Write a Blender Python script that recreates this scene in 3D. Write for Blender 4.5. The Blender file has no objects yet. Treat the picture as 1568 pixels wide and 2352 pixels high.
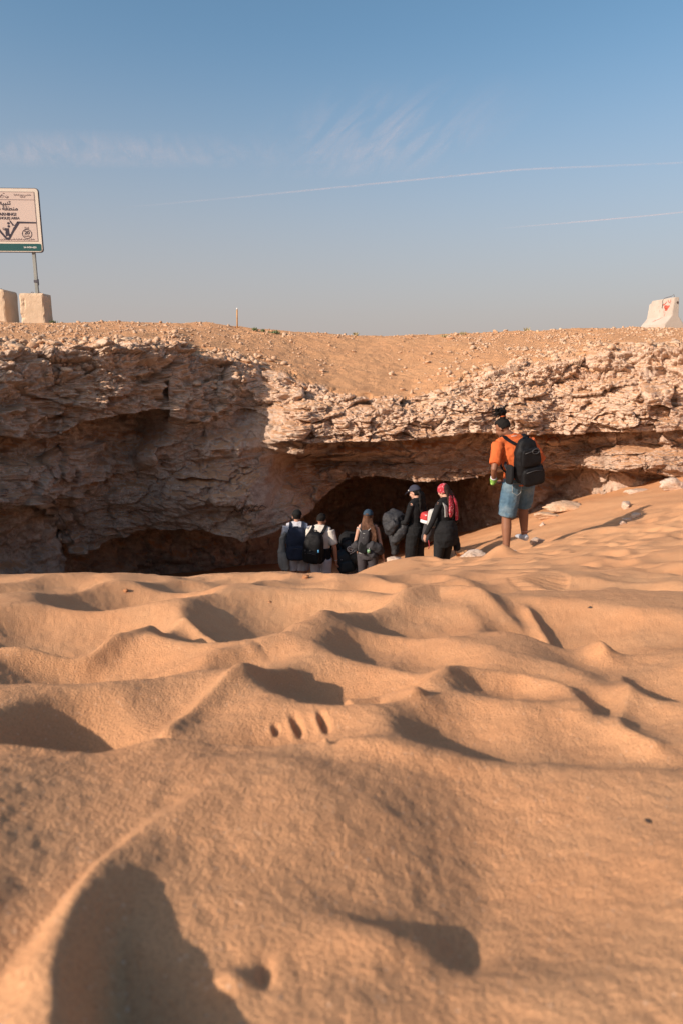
import bpy, bmesh, math, random
import numpy as np
from mathutils import Vector, Matrix, Quaternion
from mathutils.bvhtree import BVHTree

random.seed(5)
RNG = np.random.default_rng(11)
SC = bpy.context.scene
COL = SC.collection
R = math.radians

# ------------------------------------------------------------------ camera
PITCH = R(12.0)
FOC = 1568.0
CP, SP = math.cos(PITCH), math.sin(PITCH)
cam_d = bpy.data.cameras.new('camera')
cam = bpy.data.objects.new('camera', cam_d)
COL.objects.link(cam)
cam.location = (0, 0, 0)
cam.rotation_euler = (R(90) - PITCH, 0, 0)
cam_d.sensor_fit = 'VERTICAL'
cam_d.sensor_height = 36
cam_d.sensor_width = 24
cam_d.lens = 24
cam_d.clip_start = 0.02
cam_d.clip_end = 60000
cam_d.dof.use_dof = True
cam_d.dof.focus_distance = 9.0
cam_d.dof.aperture_fstop = 6.3
SC.camera = cam

def at(px, py, Y):
    """world point at depth Y seen in the photo at (px, py), a 1568 x 2352 grid"""
    u = (px - 784.0) / FOC
    v = (1176.0 - py) / FOC
    dy = CP + v * SP
    dz = -SP + v * CP
    t = Y / dy
    return np.array((u * t, Y + 0.0 * t, dz * t))

# ------------------------------------------------------------------ light
SUN_A, SUN_E = R(57), R(26)          # travel direction: to the right and away
d = Vector((math.sin(SUN_A) * math.cos(SUN_E), math.cos(SUN_A) * math.cos(SUN_E), -math.sin(SUN_E)))
sl = bpy.data.lights.new('sun', 'SUN')
sl.energy = 4.4
sl.angle = R(0.55)
sl.color = (1.0, 0.85, 0.71)
sun = bpy.data.objects.new('sun', sl)
COL.objects.link(sun)
sun.rotation_euler = d.to_track_quat('-Z', 'Y').to_euler()
sun.location = (-20, -10, 15)

w = bpy.data.worlds.new('World')
SC.world = w
w.use_nodes = True
nt = w.node_tree
nt.nodes.clear()
sky = nt.nodes.new('ShaderNodeTexSky')
sky.sky_type = 'NISHITA'
sky.sun_disc = False
sky.sun_elevation = SUN_E
sky.sun_rotation = math.pi + SUN_A
sky.altitude = 500
sky.air_density = 1.0
sky.dust_density = 3.2
sky.ozone_density = 1.3
bgn = nt.nodes.new('ShaderNodeBackground')
bgn.inputs['Strength'].default_value = 0.116
hsv = nt.nodes.new('ShaderNodeHueSaturation')
hsv.inputs['Saturation'].default_value = 1.12
hsv.inputs['Hue'].default_value = 0.488
wo = nt.nodes.new('ShaderNodeOutputWorld')
nt.links.new(sky.outputs[0], hsv.inputs['Color'])
# dusty air low over the desert: the sky pales to a warm grey towards the horizon
geo_w = nt.nodes.new('ShaderNodeTexCoord')
sep_w = nt.nodes.new('ShaderNodeSeparateXYZ')
nt.links.new(geo_w.outputs['Generated'], sep_w.inputs[0])
rmp = nt.nodes.new('ShaderNodeValToRGB')
rmp.color_ramp.interpolation = 'EASE'
e = rmp.color_ramp.elements
e[0].position, e[0].color = 0.0, (.86, .86, .86, 1)
e[1].position, e[1].color = 0.42, (0, 0, 0, 1)
nt.links.new(sep_w.outputs[2], rmp.inputs[0])
mxw = nt.nodes.new('ShaderNodeMixRGB')
mxw.inputs[2].default_value = (3.10, 2.70, 2.64, 1)
nt.links.new(rmp.outputs[0], mxw.inputs[0])
nt.links.new(hsv.outputs[0], mxw.inputs[1])
nt.links.new(mxw.outputs[0], bgn.inputs[0])
nt.links.new(bgn.outputs[0], wo.inputs[0])

SC.view_settings.view_transform = 'Standard'
SC.view_settings.look = 'None'
SC.view_settings.gamma = 1
SC.view_settings.exposure = 0.44

# ------------------------------------------------------------------ noise
_perm = RNG.permutation(256).astype(np.int32)
_perm = np.concatenate([_perm, _perm])
_g = RNG.normal(size=(256, 3)).astype(np.float32)
_g /= np.linalg.norm(_g, axis=1, keepdims=True)

def perlin(p):
    p = np.asarray(p, dtype=np.float32)
    i = np.floor(p).astype(np.int32)
    f = p - i
    i &= 255
    u = f * f * f * (f * (f * 6 - 15) + 10)
    out = 0
    for dx in (0, 1):
        wx = u[..., 0] if dx else 1 - u[..., 0]
        a = _perm[(i[..., 0] + dx) & 255]
        for dy in (0, 1):
            wy = u[..., 1] if dy else 1 - u[..., 1]
            b = _perm[(a + i[..., 1] + dy) & 255]
            for dz in (0, 1):
                wz = u[..., 2] if dz else 1 - u[..., 2]
                g = _g[_perm[(b + i[..., 2] + dz) & 255]]
                dot = g[..., 0] * (f[..., 0] - dx) + g[..., 1] * (f[..., 1] - dy) + g[..., 2] * (f[..., 2] - dz)
                out = out + wx * wy * wz * dot
    return out * 1.5

def fbm(p, o=4, gain=0.5, lac=2.03):
    s = 0
    a = 1.0
    q = np.array(p, dtype=np.float32)
    for k in range(o):
        s = s + a * perlin(q + 17.3 * k)
        a *= gain
        q = q * lac
    return s

def ridged(p, o=3, gain=0.5):
    s = 0
    a = 1.0
    q = np.array(p, dtype=np.float32)
    for k in range(o):
        s = s + a * (1 - 2 * np.abs(perlin(q + 9.1 * k)))
        a *= gain
        q = q * 2.1
    return s

def worley(p, jit=0.9):
    """3-D cells: F1, F2, a random number per nearest cell, and a tilted facet value"""
    p = np.asarray(p, dtype=np.float32)
    i = np.floor(p).astype(np.int32)
    f = p - i
    f1 = np.full(p.shape[:-1], 9.0, np.float32)
    f2 = f1.copy()
    hid = np.zeros(p.shape[:-1], np.int32)
    tilt = np.zeros(p.shape[:-1], np.float32)
    for dx in (-1, 0, 1):
        for dy in (-1, 0, 1):
            for dz in (-1, 0, 1):
                h = _perm[(_perm[(_perm[(i[..., 0] + dx) & 255] + i[..., 1] + dy) & 255] + i[..., 2] + dz) & 255]
                c = 0.5 + 0.5 * jit * _g[h]
                ex = c[..., 0] + dx - f[..., 0]
                ey = c[..., 1] + dy - f[..., 1]
                ez = c[..., 2] + dz - f[..., 2]
                dd = np.sqrt(ex * ex + ey * ey + ez * ez)
                f2 = np.minimum(f2, np.maximum(f1, dd))
                near = dd < f1
                f1 = np.minimum(f1, dd)
                hid = np.where(near, h, hid)
                gg = _g[(h * 7 + 13) & 255]
                tilt = np.where(near, gg[..., 0] * ex + gg[..., 1] * ey + gg[..., 2] * ez, tilt)
    return f1, f2, (hid * 97 % 256) / 255.0 - .5, tilt

def sstep(a, b, x):
    t = np.clip((x - a) / (b - a), 0, 1)
    return t * t * (3 - 2 * t)

# ------------------------------------------------------------------ mesh and object helpers
def link(name, me, m=None, parent=None, smooth=True):
    o = bpy.data.objects.new(name, me)
    COL.objects.link(o)
    if m is not None:
        me.materials.clear()
        me.materials.append(m)
    if parent is not None:
        o.parent = parent
    if smooth:
        me.polygons.foreach_set('use_smooth', [True] * len(me.polygons))
    return o

def mesh_np(name, V, Fc):
    """V (n,3); Fc (m,k) k = 3 or 4"""
    V = np.asarray(V, np.float32)
    Fc = np.asarray(Fc, np.int32)
    me = bpy.data.meshes.new(name)
    me.vertices.add(len(V))
    me.vertices.foreach_set('co', V.ravel())
    k = Fc.shape[1]
    me.loops.add(Fc.size)
    me.loops.foreach_set('vertex_index', Fc.ravel())
    me.polygons.add(len(Fc))
    me.polygons.foreach_set('loop_start', np.arange(0, Fc.size, k, dtype=np.int32))
    me.update(calc_edges=True)
    me.validate()
    return me

def grid_faces(nr, nc):
    a = np.arange(nr * nc).reshape(nr, nc)
    return np.stack([a[:-1, :-1], a[:-1, 1:], a[1:, 1:], a[1:, :-1]], -1).reshape(-1, 4)

def attr(me, name, arr):
    at_ = me.attributes.new(name, 'FLOAT', 'POINT')
    at_.data.foreach_set('value', np.asarray(arr, np.float32).ravel())

def tag(o, label=None, cat=None, group=None, kind=None):
    if label: o['label'] = label
    if cat: o['category'] = cat
    if group: o['group'] = group
    if kind: o['kind'] = kind
    return o

def empty(name, loc, rz=0.0, label=None, cat=None, group=None):
    o = bpy.data.objects.new(name, None)
    o.empty_display_size = 0.2
    COL.objects.link(o)
    o.location = loc
    o.rotation_euler = (0, 0, rz)
    return tag(o, label, cat, group)

# ------------------------------------------------------------------ materials
class NT:
    def __init__(s, name):
        s.m = bpy.data.materials.new(name)
        s.m.use_nodes = True
        s.t = s.m.node_tree
        s.b = s.t.nodes['Principled BSDF']
        s.b.inputs['Specular IOR Level'].default_value = 0.25
    def n(s, typ, **kw):
        x = s.t.nodes.new('ShaderNode' + typ)
        for k, v in kw.items():
            if k.startswith('i_'):
                x.inputs[k[2:].replace('_', ' ')].default_value = v
            else:
                setattr(x, k, v)
        return x
    def l(s, a, b):
        s.t.links.new(a, b)
    def noise(s, scale, detail=4, rough=0.55, vec=None, dist=0.0):
        x = s.n('TexNoise')
        x.inputs['Scale'].default_value = scale
        x.inputs['Detail'].default_value = detail
        x.inputs['Roughness'].default_value = rough
        x.inputs['Distortion'].default_value = dist
        if vec is not None: s.l(vec, x.inputs['Vector'])
        return x.outputs['Fac']
    def ramp(s, fac, stops):
        r = s.n('ValToRGB')
        e = r.color_ramp.elements
        while len(e) < len(stops): e.new(0.5)
        for k, (p, c) in enumerate(stops):
            e[k].position = p
            e[k].color = (c[0], c[1], c[2], 1) if not isinstance(c, (int, float)) else (c, c, c, 1)
        s.l(fac, r.inputs[0])
        return r.outputs[0]
    def mix(s, fac, a, b, typ='MIX'):
        x = s.n('MixRGB', blend_type=typ)
        for k, v in ((0, fac), (1, a), (2, b)):
            if isinstance(v, (int, float)): x.inputs[k].default_value = v
            elif isinstance(v, tuple): x.inputs[k].default_value = (*v[:3], 1)
            else: s.l(v, x.inputs[k])
        return x.outputs[0]
    def math(s, op, a, b=0.0):
        x = s.n('Math', operation=op)
        for k, v in ((0, a), (1, b)):
            if isinstance(v, (int, float)): x.inputs[k].default_value = v
            else: s.l(v, x.inputs[k])
        return x.outputs[0]
    def bump(s, h, strength=0.3, dist=0.01, prev=None):
        x = s.n('Bump')
        x.inputs['Strength'].default_value = strength
        x.inputs['Distance'].default_value = dist
        s.l(h, x.inputs['Height'])
        if prev is not None: s.l(prev, x.inputs['Normal'])
        return x.outputs[0]
    def done(s, col=None, rough=0.9, nrm=None):
        if col is not None:
            if isinstance(col, tuple): s.b.inputs['Base Color'].default_value = (*col, 1)
            else: s.l(col, s.b.inputs['Base Color'])
        s.b.inputs['Roughness'].default_value = rough
        if nrm is not None: s.l(nrm, s.b.inputs['Normal'])
        return s.m

_mc = {}
def cloth(name, col, rough=0.85, var=0.25, scale=60, bump=0.25, spec=0.2):
    if name in _mc: return _mc[name]
    s = NT(name)
    tc = s.n('TexCoord').outputs['Object']
    n1 = s.noise(scale * 0.15, 3, vec=tc)
    n2 = s.noise(scale * 3, 2, vec=tc)
    lo = tuple(c * (1 - var) for c in col)
    hi = tuple(min(1, c * (1 + var)) for c in col)
    c = s.ramp(n1, [(0.3, lo), (0.7, hi)])
    b = s.bump(n2, bump, 0.004)
    b = s.bump(n1, bump * 1.6, 0.02, b)
    s.b.inputs['Specular IOR Level'].default_value = spec
    _mc[name] = s.done(c, rough, b)
    return _mc[name]

SAND_A, SAND_B = (0.545, 0.276, 0.135), (0.65, 0.358, 0.182)
def sand_material():
    s = NT('sand')
    tc = s.n('TexCoord').outputs['Object']
    n0 = s.noise(0.9, 4, vec=tc)
    n1 = s.noise(9, 4, vec=tc)
    g = s.noise(330, 3, 0.7, vec=tc)
    c = s.ramp(n0, [(0.3, SAND_A), (0.7, SAND_B)])
    c = s.mix(s.ramp(n1, [(0.35, 0.0), (0.7, 0.35)]), c, (0.57, 0.255, 0.11))
    c = s.mix(s.ramp(g, [(0.36, 0.38), (0.52, 0.0)]), c, (0.28, 0.13, 0.065))
    v = s.n('TexVoronoi', feature='F1')
    v.inputs['Scale'].default_value = 260
    s.l(tc, v.inputs['Vector'])
    vcol = s.n('SeparateColor')
    s.l(v.outputs['Color'], vcol.inputs[0])
    speck = s.math('MULTIPLY', s.ramp(v.outputs['Distance'], [(0.25, 1.0), (0.4, 0.0)]), s.ramp(vcol.outputs[0], [(0.94, 0.0), (0.97, 0.4)]))
    c = s.mix(speck, c, (0.75, 0.58, 0.45))
    gg = s.noise(290, 2, .5, vec=tc)
    b = s.bump(gg, 0.5, 0.005)
    b = s.bump(g, 0.7, 0.0035, b)
    g2 = s.noise(90, 4, 0.65, vec=tc)
    b = s.bump(g2, 0.12, 0.006, b)
    return s.done(c, 0.95, b)
M_SAND = sand_material()
# ------------------------------------------------------------------ sand slope: base surface
def tps_fit(P, Z, lam=0.02):
    n = len(P)
    d2 = ((P[:, None] - P[None]) ** 2).sum(-1)
    K = 0.5 * d2 * np.log(d2 + 1e-9)
    K += np.eye(n) * lam
    Q = np.c_[np.ones(n), P]
    A = np.zeros((n + 3, n + 3))
    A[:n, :n] = K; A[:n, n:] = Q; A[n:, :n] = Q.T
    return np.linalg.solve(A, np.r_[Z, 0, 0, 0])

TPS_EPS = 1e-9
def tps_eval(P, wv, X):
    out = np.zeros(len(X))
    for s in range(0, len(X), 60000):
        x = X[s:s + 60000]
        d2 = ((x[:, None] - P[None]) ** 2).sum(-1)
        out[s:s + 60000] = (0.5 * d2 * np.log(d2 + 1e-9)) @ wv[:len(P)] + wv[len(P)] + x @ wv[len(P) + 1:]
    return out

def near_plane(x, y):
    return -(0.372 + 0.2165 * (y - 0.3))

cp = []
for y in (-3.5, -1.5, 0.0, 0.8, 1.6, 2.4, 3.1):
    for x in (-2.6, -1.3, 0, 1.3, 2.6):
        cp.append((x, y, near_plane(x, y)))
for px, py, Y in [
        (1180, 1272, 8.6), (1260, 1240, 9.2), (1330, 1222, 9.8), (1480, 1142, 11.4), (1568, 1093, 12.6), (1440, 1137, 12.9),
        (1345, 1150, 12.9), (1240, 1195, 12.3), (1130, 1240, 12.2), (1060, 1296, 10.6), (1010, 1345, 10.3), (1030, 1268, 12.0),
        (1400, 1215, 8.6), (1500, 1200, 8.6), (1568, 1180, 8.6), (1300, 1262, 7.0), (1450, 1255, 6.2), (1568, 1240, 6.2), (1400, 1290, 4.6), (1568, 1275, 4.4), (1230, 1288, 5.4),
        (880, 1297, 9.3), (950, 1289, 9.4), (1000, 1291, 9.4), (1090, 1283, 8.9), (900, 1325, 6.6), (1040, 1303, 6.6),
        (945, 1338, 11.0), (843, 1382, 11.5), (736, 1395, 11.7), (685, 1385, 12.0), (790, 1375, 12.2), (640, 1303, 14.8), (560, 1330, 14),
        (640, 1370, 8.5), (400, 1395, 8), (200, 1400, 8), (0, 1410, 7.5), (740, 1362, 8.5),
        (300, 1355, 13.5), (100, 1360, 11.5), (-100, 1360, 10), (850, 1290, 17), (1000, 1250, 16), (450, 1300, 17),
        (700, 1352, 5.2), (350, 1358, 5.0), (50, 1362, 4.8), (950, 1335, 5.0),
        (1750, 1100, 11), (1750, 1210, 7), (2000, 1190, 5), (-300, 1330, 7), (-500, 1290, 5)]:
    cp.append(tuple(at(px, py, Y)))
cp += [(-6, 2, -.2), (-6, -2, .3), (6, 2, -.1), (6, -2, .4), (0, -5, .6), (9, 6, .2), (-8, 5, -1.2), (10, 12, -.4)]
CPT = np.array(cp)
TPW = tps_fit(CPT[:, :2], CPT[:, 2])
def base_z(x, y):
    sh = np.shape(x)
    return tps_eval(CPT[:, :2], TPW, np.c_[np.ravel(x), np.ravel(y)]).reshape(sh)

def on_base(px, py, ymin=0.2, ymax=14):
    """where the view ray first meets the base surface"""
    Y = np.geomspace(ymin, ymax, 500)
    P = np.array([at(px, py, y) for y in Y])
    g = P[:, 2] - base_z(P[:, 0], P[:, 1])
    k = np.argmax(g < 0)
    if g[k] >= 0: k = len(Y) - 1
    return P[k]

# hollows left by feet: photo position, half width (photo px), squash along the view, turn, depth
PITS = [
    (350, 2380, 300, 1.3, 0, .50), (-20, 1900, 200, 1.2, 15, .2), (1210, 2000, 330, 1.0, 12, .16), (1085, 2150, 70, .8, 25, .13), (1480, 2150, 300, 1.0, 0, .10),
    (600, 2225, 40, 1.5, -30, .16), (215, 1680, 240, 1.0, 0, .46), (640, 1690, 190, .8, 0, .18), (440, 1640, 130, 1.2, 0, .2),
    (1110, 1700, 150, 1.7, 24, .34), (1330, 1730, 220, 1.1, 10, .2), (800, 1570, 170, 1.2, 20, .32), (980, 1515, 100, 1.5, 24, .3), (200, 1525, 330, .8, 0, .30),
    (110, 1440, 330, 1.0, 0, .28), (540, 1445, 170, 1.3, 22, .32), (300, 1368, 190, 1.1, 0, .30), (660, 1405, 240, 1.1, 0, .27), (960, 1440, 170, 1.0, 0, .2),
    (835, 1348, 95, 1.7, 24, .32), (1330, 1440, 230, 1.4, 26, .30), (1375, 1630, 100, 1.7, 24, .3), (1540, 1575, 180, 1.1, 0, .28), (1510, 1760, 240, 1.0, 0, .18),
    (870, 1495, 110, 1.1, 0, .28), (1110, 1326, 75, 1.3, 0, .28), (1030, 1360, 130, 1.2, 0, .26), (1215, 1352, 120, 1.2, 0, .24), (1475, 1352, 90, 1.4, 0, .25),
    (60, 1352, 150, 1.1, 0, .27), (1545, 1450, 150, 1.1, 0, .25), (1400, 1520, 150, 1.0, 0, .18),
    (700, 1345, 110, 1.1, 0, .25), (470, 1338, 130, 1.1, 0, .26), (160, 1338, 120, 1.1, 0, .26), (1330, 1340, 100, 1.2, 0, .24), (560, 1330, 100, 1.1, 0, .25), (960, 1332, 80, 1.2, 0, .24),
    (1030, 2350, 80, .8, 0, .2), (1330, 1300, 60, 1.2, 0, .25), (1440, 1300, 70, 1.2, 0, .25), (1530, 1310, 75, 1.2, 0, .24), (1390, 1275, 50, 1.3, 0, .25), (1500, 1265, 50, 1.3, 0, .25), (1280, 1280, 45, 1.3, 0, .22),
    (560, 1520, 120, 1.0, 0, .2), (1180, 1580, 150, .9, 0, .14)]
pit_w = []
for px, py, hw, sq, rot, dep in PITS:
    c = on_base(px, py)
    r = hw / FOC * c[1]
    pit_w.append((c[0], c[1], r, r * sq, R(rot), 1.15 * dep * r))
# scattered smaller prints between and around
hand = np.array([(p[0], p[1], max(p[2], p[3])) for p in pit_w])
cand = RNG.uniform((-4.5, -0.6), (6.0, 9.5), (2600, 2))
kept = []
for x, y in cand:
    if y > 5.5 and x < 1.0: continue
    if y < 2.9 and abs(x) < .55 * max(y, 0) + .25: continue
    r = RNG.uniform(.10, .19)
    ok = all((x - h[0]) ** 2 + (y - h[1]) ** 2 > (h[2] * .8 + r * .75) ** 2 for h in hand)
    if ok: ok = all((x - k[0]) ** 2 + (y - k[1]) ** 2 > (k[2] * .85 + r * .85) ** 2 for k in kept)
    if ok:
        kept.append((x, y, r))
        fade = 1.0 if y < 4 else 1.15
        pit_w.append((x, y, r * RNG.uniform(.7, 1.1), r * RNG.uniform(.9, 1.5), RNG.uniform(-.9, .9), r * RNG.uniform(.10, .24) * fade))

def sand_detail(x, y):
    """footprint relief over the base: bowls that meet in ridges"""
    K = 0.010
    cap = 0.024
    warp = np.stack([x * 2.2, y * 2.2, 0 * x], -1)
    wx = x + 0.05 * fbm(warp, 2)
    wy = y + 0.05 * fbm(warp + 31.7, 2)
    acc = np.exp(-np.full(x.shape, cap) / K)
    for cx, cy, rx, ry, a, dep in pit_w:
        if dep <= 0: continue
        k = min(7.0, (1 + .075 / dep) ** (1 / 1.84)) * max(rx, ry)
        m = (np.abs(wx - cx) < k) & (np.abs(wy - cy) < k)
        if not m.any(): continue
        ex, ey = wx[m] - cx, wy[m] - cy
        ca, sa = math.cos(a), math.sin(a)
        rho2 = ((ex * ca + ey * sa) / rx) ** 2 + ((-ex * sa + ey * ca) / ry) ** 2
        b = np.minimum(dep * (rho2 ** 0.92 - 1), 0.2)
        acc[m] += np.exp(-b / K)
    return -K * np.log(acc)

BUMPS = [(1152, 1283, 42, .16)]   # hump in front of the man in orange: photo position, half width px, height m
bump_w = []
for px, py, hw, h in BUMPS:
    c = on_base(px, py)
    bump_w.append((c[0], c[1], hw / FOC * c[1], h))

# the nearest mound, lofted: for each photo row the places and heights (m) of
# left end, trough, crest of the long curved ridge, foot of the ridge, mid slope, valley, right end
LOFT = [
    (1730, (-250, 200, 560, 700, 850, 1150, 1800), (.030, .028, .026, .023, .018, .008, .016)),
    (1850, (-250, 400, 480, 620, 850, 1150, 1800), (.050, .020, .0245, .017, .006, -.018, .018)),
    (1950, (-250, 270, 338, 480, 800, 1145, 1800), (.052, .016, .027, .015, -.001, -.028, .022)),
    (2050, (-250, 165, 242, 390, 750, 1135, 1800), (.046, .013, .031, .011, -.005, -.029, .020)),
    (2150, (-250, 65, 172, 310, 700, 1120, 1800), (.036, .011, .035, .003, -.005, -.025, .015)),
    (2250, (-250, -25, 140, 300, 650, 1100, 1800), (.024, .010, .037, -.014, -.004, -.015, .007)),
    (2350, (-250, -90, 126, 300, 640, 1080, 1800), (.016, .009, .037, -.024, -.005, -.012, .004)),
    (2600, (-350, -150, 110, 300, 640, 1080, 1900), (.010, .008, .036, -.026, -.006, -.012, .004))]
def pchip(xk, yk, q):
    """monotone cubic through (xk, yk); xk, yk may hold one row per q"""
    xk = np.asarray(xk, float); yk = np.asarray(yk, float)
    if xk.ndim == 1: xk = np.broadcast_to(xk, q.shape + xk.shape)
    if yk.ndim == 1: yk = np.broadcast_to(yk, q.shape + yk.shape)
    h = np.diff(xk, axis=-1); dl = np.diff(yk, axis=-1) / h
    m = np.zeros(yk.shape)
    p = dl[..., :-1] * dl[..., 1:]
    m[..., 1:-1] = np.where(p > 0, 2 * p / np.where(np.abs(dl[..., :-1] + dl[..., 1:]) < 1e-12, 1, dl[..., :-1] + dl[..., 1:]), 0)
    m[..., 0] = dl[..., 0]; m[..., -1] = dl[..., -1]
    qq = np.clip(q, xk[..., 0], xk[..., -1])
    i = np.clip((qq[..., None] >= xk).sum(-1) - 1, 0, xk.shape[-1] - 2)[..., None]
    g = lambda A, k: np.take_along_axis(A, i + k, -1)[..., 0]
    hh = np.take_along_axis(h, i, -1)[..., 0]
    t = (qq - g(xk, 0)) / hh
    return (2*t**3-3*t**2+1)*g(yk, 0) + (t**3-2*t**2+t)*hh*g(m, 0) + (-2*t**3+3*t**2)*g(yk, 1) + (t**3-t**2)*hh*g(m, 1)
LR = np.array([r[0] for r in LOFT], float); LX = np.array([r[1] for r in LOFT], float); LH = np.array([r[2] for r in LOFT], float)
def survey(x, y, zb):
    pd = np.maximum(CP * y - SP * zb, .05)
    px = 784 + FOC * x / pd; py = 1176 - FOC * (SP * y + CP * zb) / pd
    ok = (y > .12) & (py > 1690) & (py < 3200) & (np.abs(px - 784) < 1500)
    w = np.where(ok, sstep(1715, 1800, py) * sstep(3000, 2600, py) * sstep(1400, 1000, np.abs(px - 784)), 0)
    out = np.zeros(x.shape)
    m = w > 0
    if m.any():
        a, b = px[m], py[m]
        # bend the rows a little so that no line runs dead straight
        q3 = np.stack([x[m] * 5, y[m] * 5, 0 * b], -1)
        a = a + 28 * fbm(q3, 3); b = b + 22 * fbm(q3 + 9, 3)
        xk = np.stack([pchip(LR, LX[:, k], b) for k in range(7)], -1)
        hk = np.stack([pchip(LR, LH[:, k], b) for k in range(7)], -1)
        h = pchip(xk, hk, a)
        for cx, cy, rx, ry, hh in ((880, 2125, 130, 55, .014), (545, 2238, 42, 26, .009), (620, 2215, 20, 30, -.006), (1065, 2120, 55, 40, -.009), (1300, 2230, 200, 70, .004), (700, 1860, 230, 90, .011), (1110, 1960, 90, 110, -.005)):
            h = h + hh * np.exp(-(((a - cx) / rx) ** 2 + ((b - cy) / ry) ** 2))
        out[m] = h
    return out, w
RIDGES = [  # crest lines: photo positions, half width px, height m
    ([(-60, 1775), (150, 1752), (300, 1748), (480, 1735), (640, 1740), (800, 1750), (950, 1775), (1100, 1800), (1250, 1800), (1400, 1795), (1620, 1810)], 85, .024),
    ([(-60, 1578), (100, 1542), (300, 1520), (480, 1514), (600, 1502)], 60, .026),
    ([(370, 1690), (460, 1630), (560, 1582), (680, 1547)], 45, .022),
    ([(640, 1482), (760, 1447), (900, 1402), (1000, 1382), (1100, 1397), (1210, 1427)], 60, .040),
    ([(960, 1602), (1060, 1560), (1200, 1562), (1300, 1592), (1345, 1650)], 55, .028),
    ([(790, 1612), (880, 1602), (965, 1630)], 50, .026),
    ([(-60, 1494), (200, 1494), (320, 1464), (350, 1447)], 36, .034),
    ([(1205, 1402), (1300, 1457), (1395, 1502)], 30, .030),
    ([(420, 1422), (520, 1452), (600, 1464)], 28, .028),
    ([(1425, 1540), (1445, 1600), (1412, 1680), (1520, 1720)], 45, .018)]
ridge_w = []
for pts, hw, h in RIDGES:
    c = np.array([on_base(px, py)[:2] for px, py in pts])
    t = np.linspace(0, len(c) - 1, 40)
    c = np.stack([np.interp(t, range(len(c)), c[:, k]) for k in (0, 1)], -1)
    for _ in range(6): c[1:-1] = (c[:-2] + 2 * c[1:-1] + c[2:]) / 4
    ridge_w.append((c, hw / FOC * c[:, 1].mean(), h))

def ridge_relief(x, y):
    z = np.zeros(x.shape)
    for c, r, h in ridge_w:
        m = (x > c[:, 0].min() - 3 * r) & (x < c[:, 0].max() + 3 * r) & (y > c[:, 1].min() - 3 * r) & (y < c[:, 1].max() + 3 * r)
        if not m.any(): continue
        xm, ym = x[m], y[m]
        dm = np.full(xm.shape, 1e9); tm = np.zeros(xm.shape)
        for i in range(len(c) - 1):
            ax, ay = c[i]; bx, by = c[i + 1] - c[i]
            t = np.clip(((xm - ax) * bx + (ym - ay) * by) / (bx * bx + by * by + 1e-12), 0, 1)
            d_ = (xm - ax - t * bx) ** 2 + (ym - ay - t * by) ** 2
            k = d_ < dm
            dm = np.where(k, d_, dm); tm = np.where(k, (i + t) / (len(c) - 1), tm)
        q = np.sqrt(dm) / r
        z[m] += h * np.exp(-q ** 1.6 * 1.3) * sstep(0, .12, tm + .06) * sstep(0, .12, 1.06 - tm)
    return z

def sand_z(x, y):
    z = base_z(x, y)
    x = np.asarray(x, float); y = np.asarray(y, float)
    rel, sw = survey(x, y, z)
    far = sstep(13, 8.5, y) + 0.15
    z = z + (sand_detail(x, y) * np.clip(far, 0, 1) + ridge_relief(x, y)) * (1 - sw) + rel * sw
    for cx, cy, r, h in bump_w:
        z = z + h * np.exp(-((x - cx) ** 2 + (y - cy) ** 2) / (r * r) * 1.4)
    p = np.stack([x, y, 0 * x], -1)
    z = z + 0.012 * fbm(p * 1.7, 3) + 0.004 * fbm(p * 9, 3) + sstep(0, .02, -0 * x + .03) * 0.0011 * fbm(p * 60, 3)
    # faint wind ripples on the far right bank
    rip = sstep(3.0, 7.0, y) * sstep(.5, 2.5, x)
    z = z + rip * 0.012 * np.sin((y * .55 + x * .9) * 9 + 4 * fbm(p * .8, 2)) * (.5 + .5 * fbm(p * .6 + 5, 2))
    for kind, cx, cy, rx, ry, a, dep in MARKS:
        ex, ey = x - cx, y - cy
        ca, sa = math.cos(a), math.sin(a)
        ux, uy = (ex * ca + ey * sa) / rx, (-ex * sa + ey * ca) / ry
        if kind == 'slot':          # finger drawn through the sand, with a pushed-up lip
            q_ = ux * ux + uy * uy
            z = z - dep * np.exp(-q_ * q_) + dep * .45 * np.exp(-((ux + 1.5) ** 2 * 2 + uy * uy))
        else:                       # sole print with a ribbed tread
            m = sstep(1.0, .82, np.sqrt(ux * ux + uy * uy))
            z = z - m * (dep - dep * .5 * np.sin((ex * .35 + ey) * 110))
    return z
MARKS = []
def see_sand(px, py, ymin=.25, ymax=12):
    Y = np.geomspace(ymin, ymax, 1500)
    P_ = at(px, py, Y).T
    g = P_[:, 2] - sand_z(P_[:, 0], P_[:, 1])
    return P_[np.argmax(g < 0)]
_mk = []
for px, py, rx, ry, a, dep in [(684, 1684, .0075, .024, R(16), .009), (744, 1674, .007, .024, R(14), .009), (768, 1712, .007, .012, 0, .010), (635, 1692, .006, .012, R(10), .006)]:
    c = see_sand(px, py - 14); _mk.append(('slot', c[0], c[1], rx, ry, a, dep))
for px, py in ((1235, 1322),):
    c = see_sand(px, py); _mk.append(('sole', c[0], c[1], 15 * .01, .34, R(-20), .007))
MARKS = _mk

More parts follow.
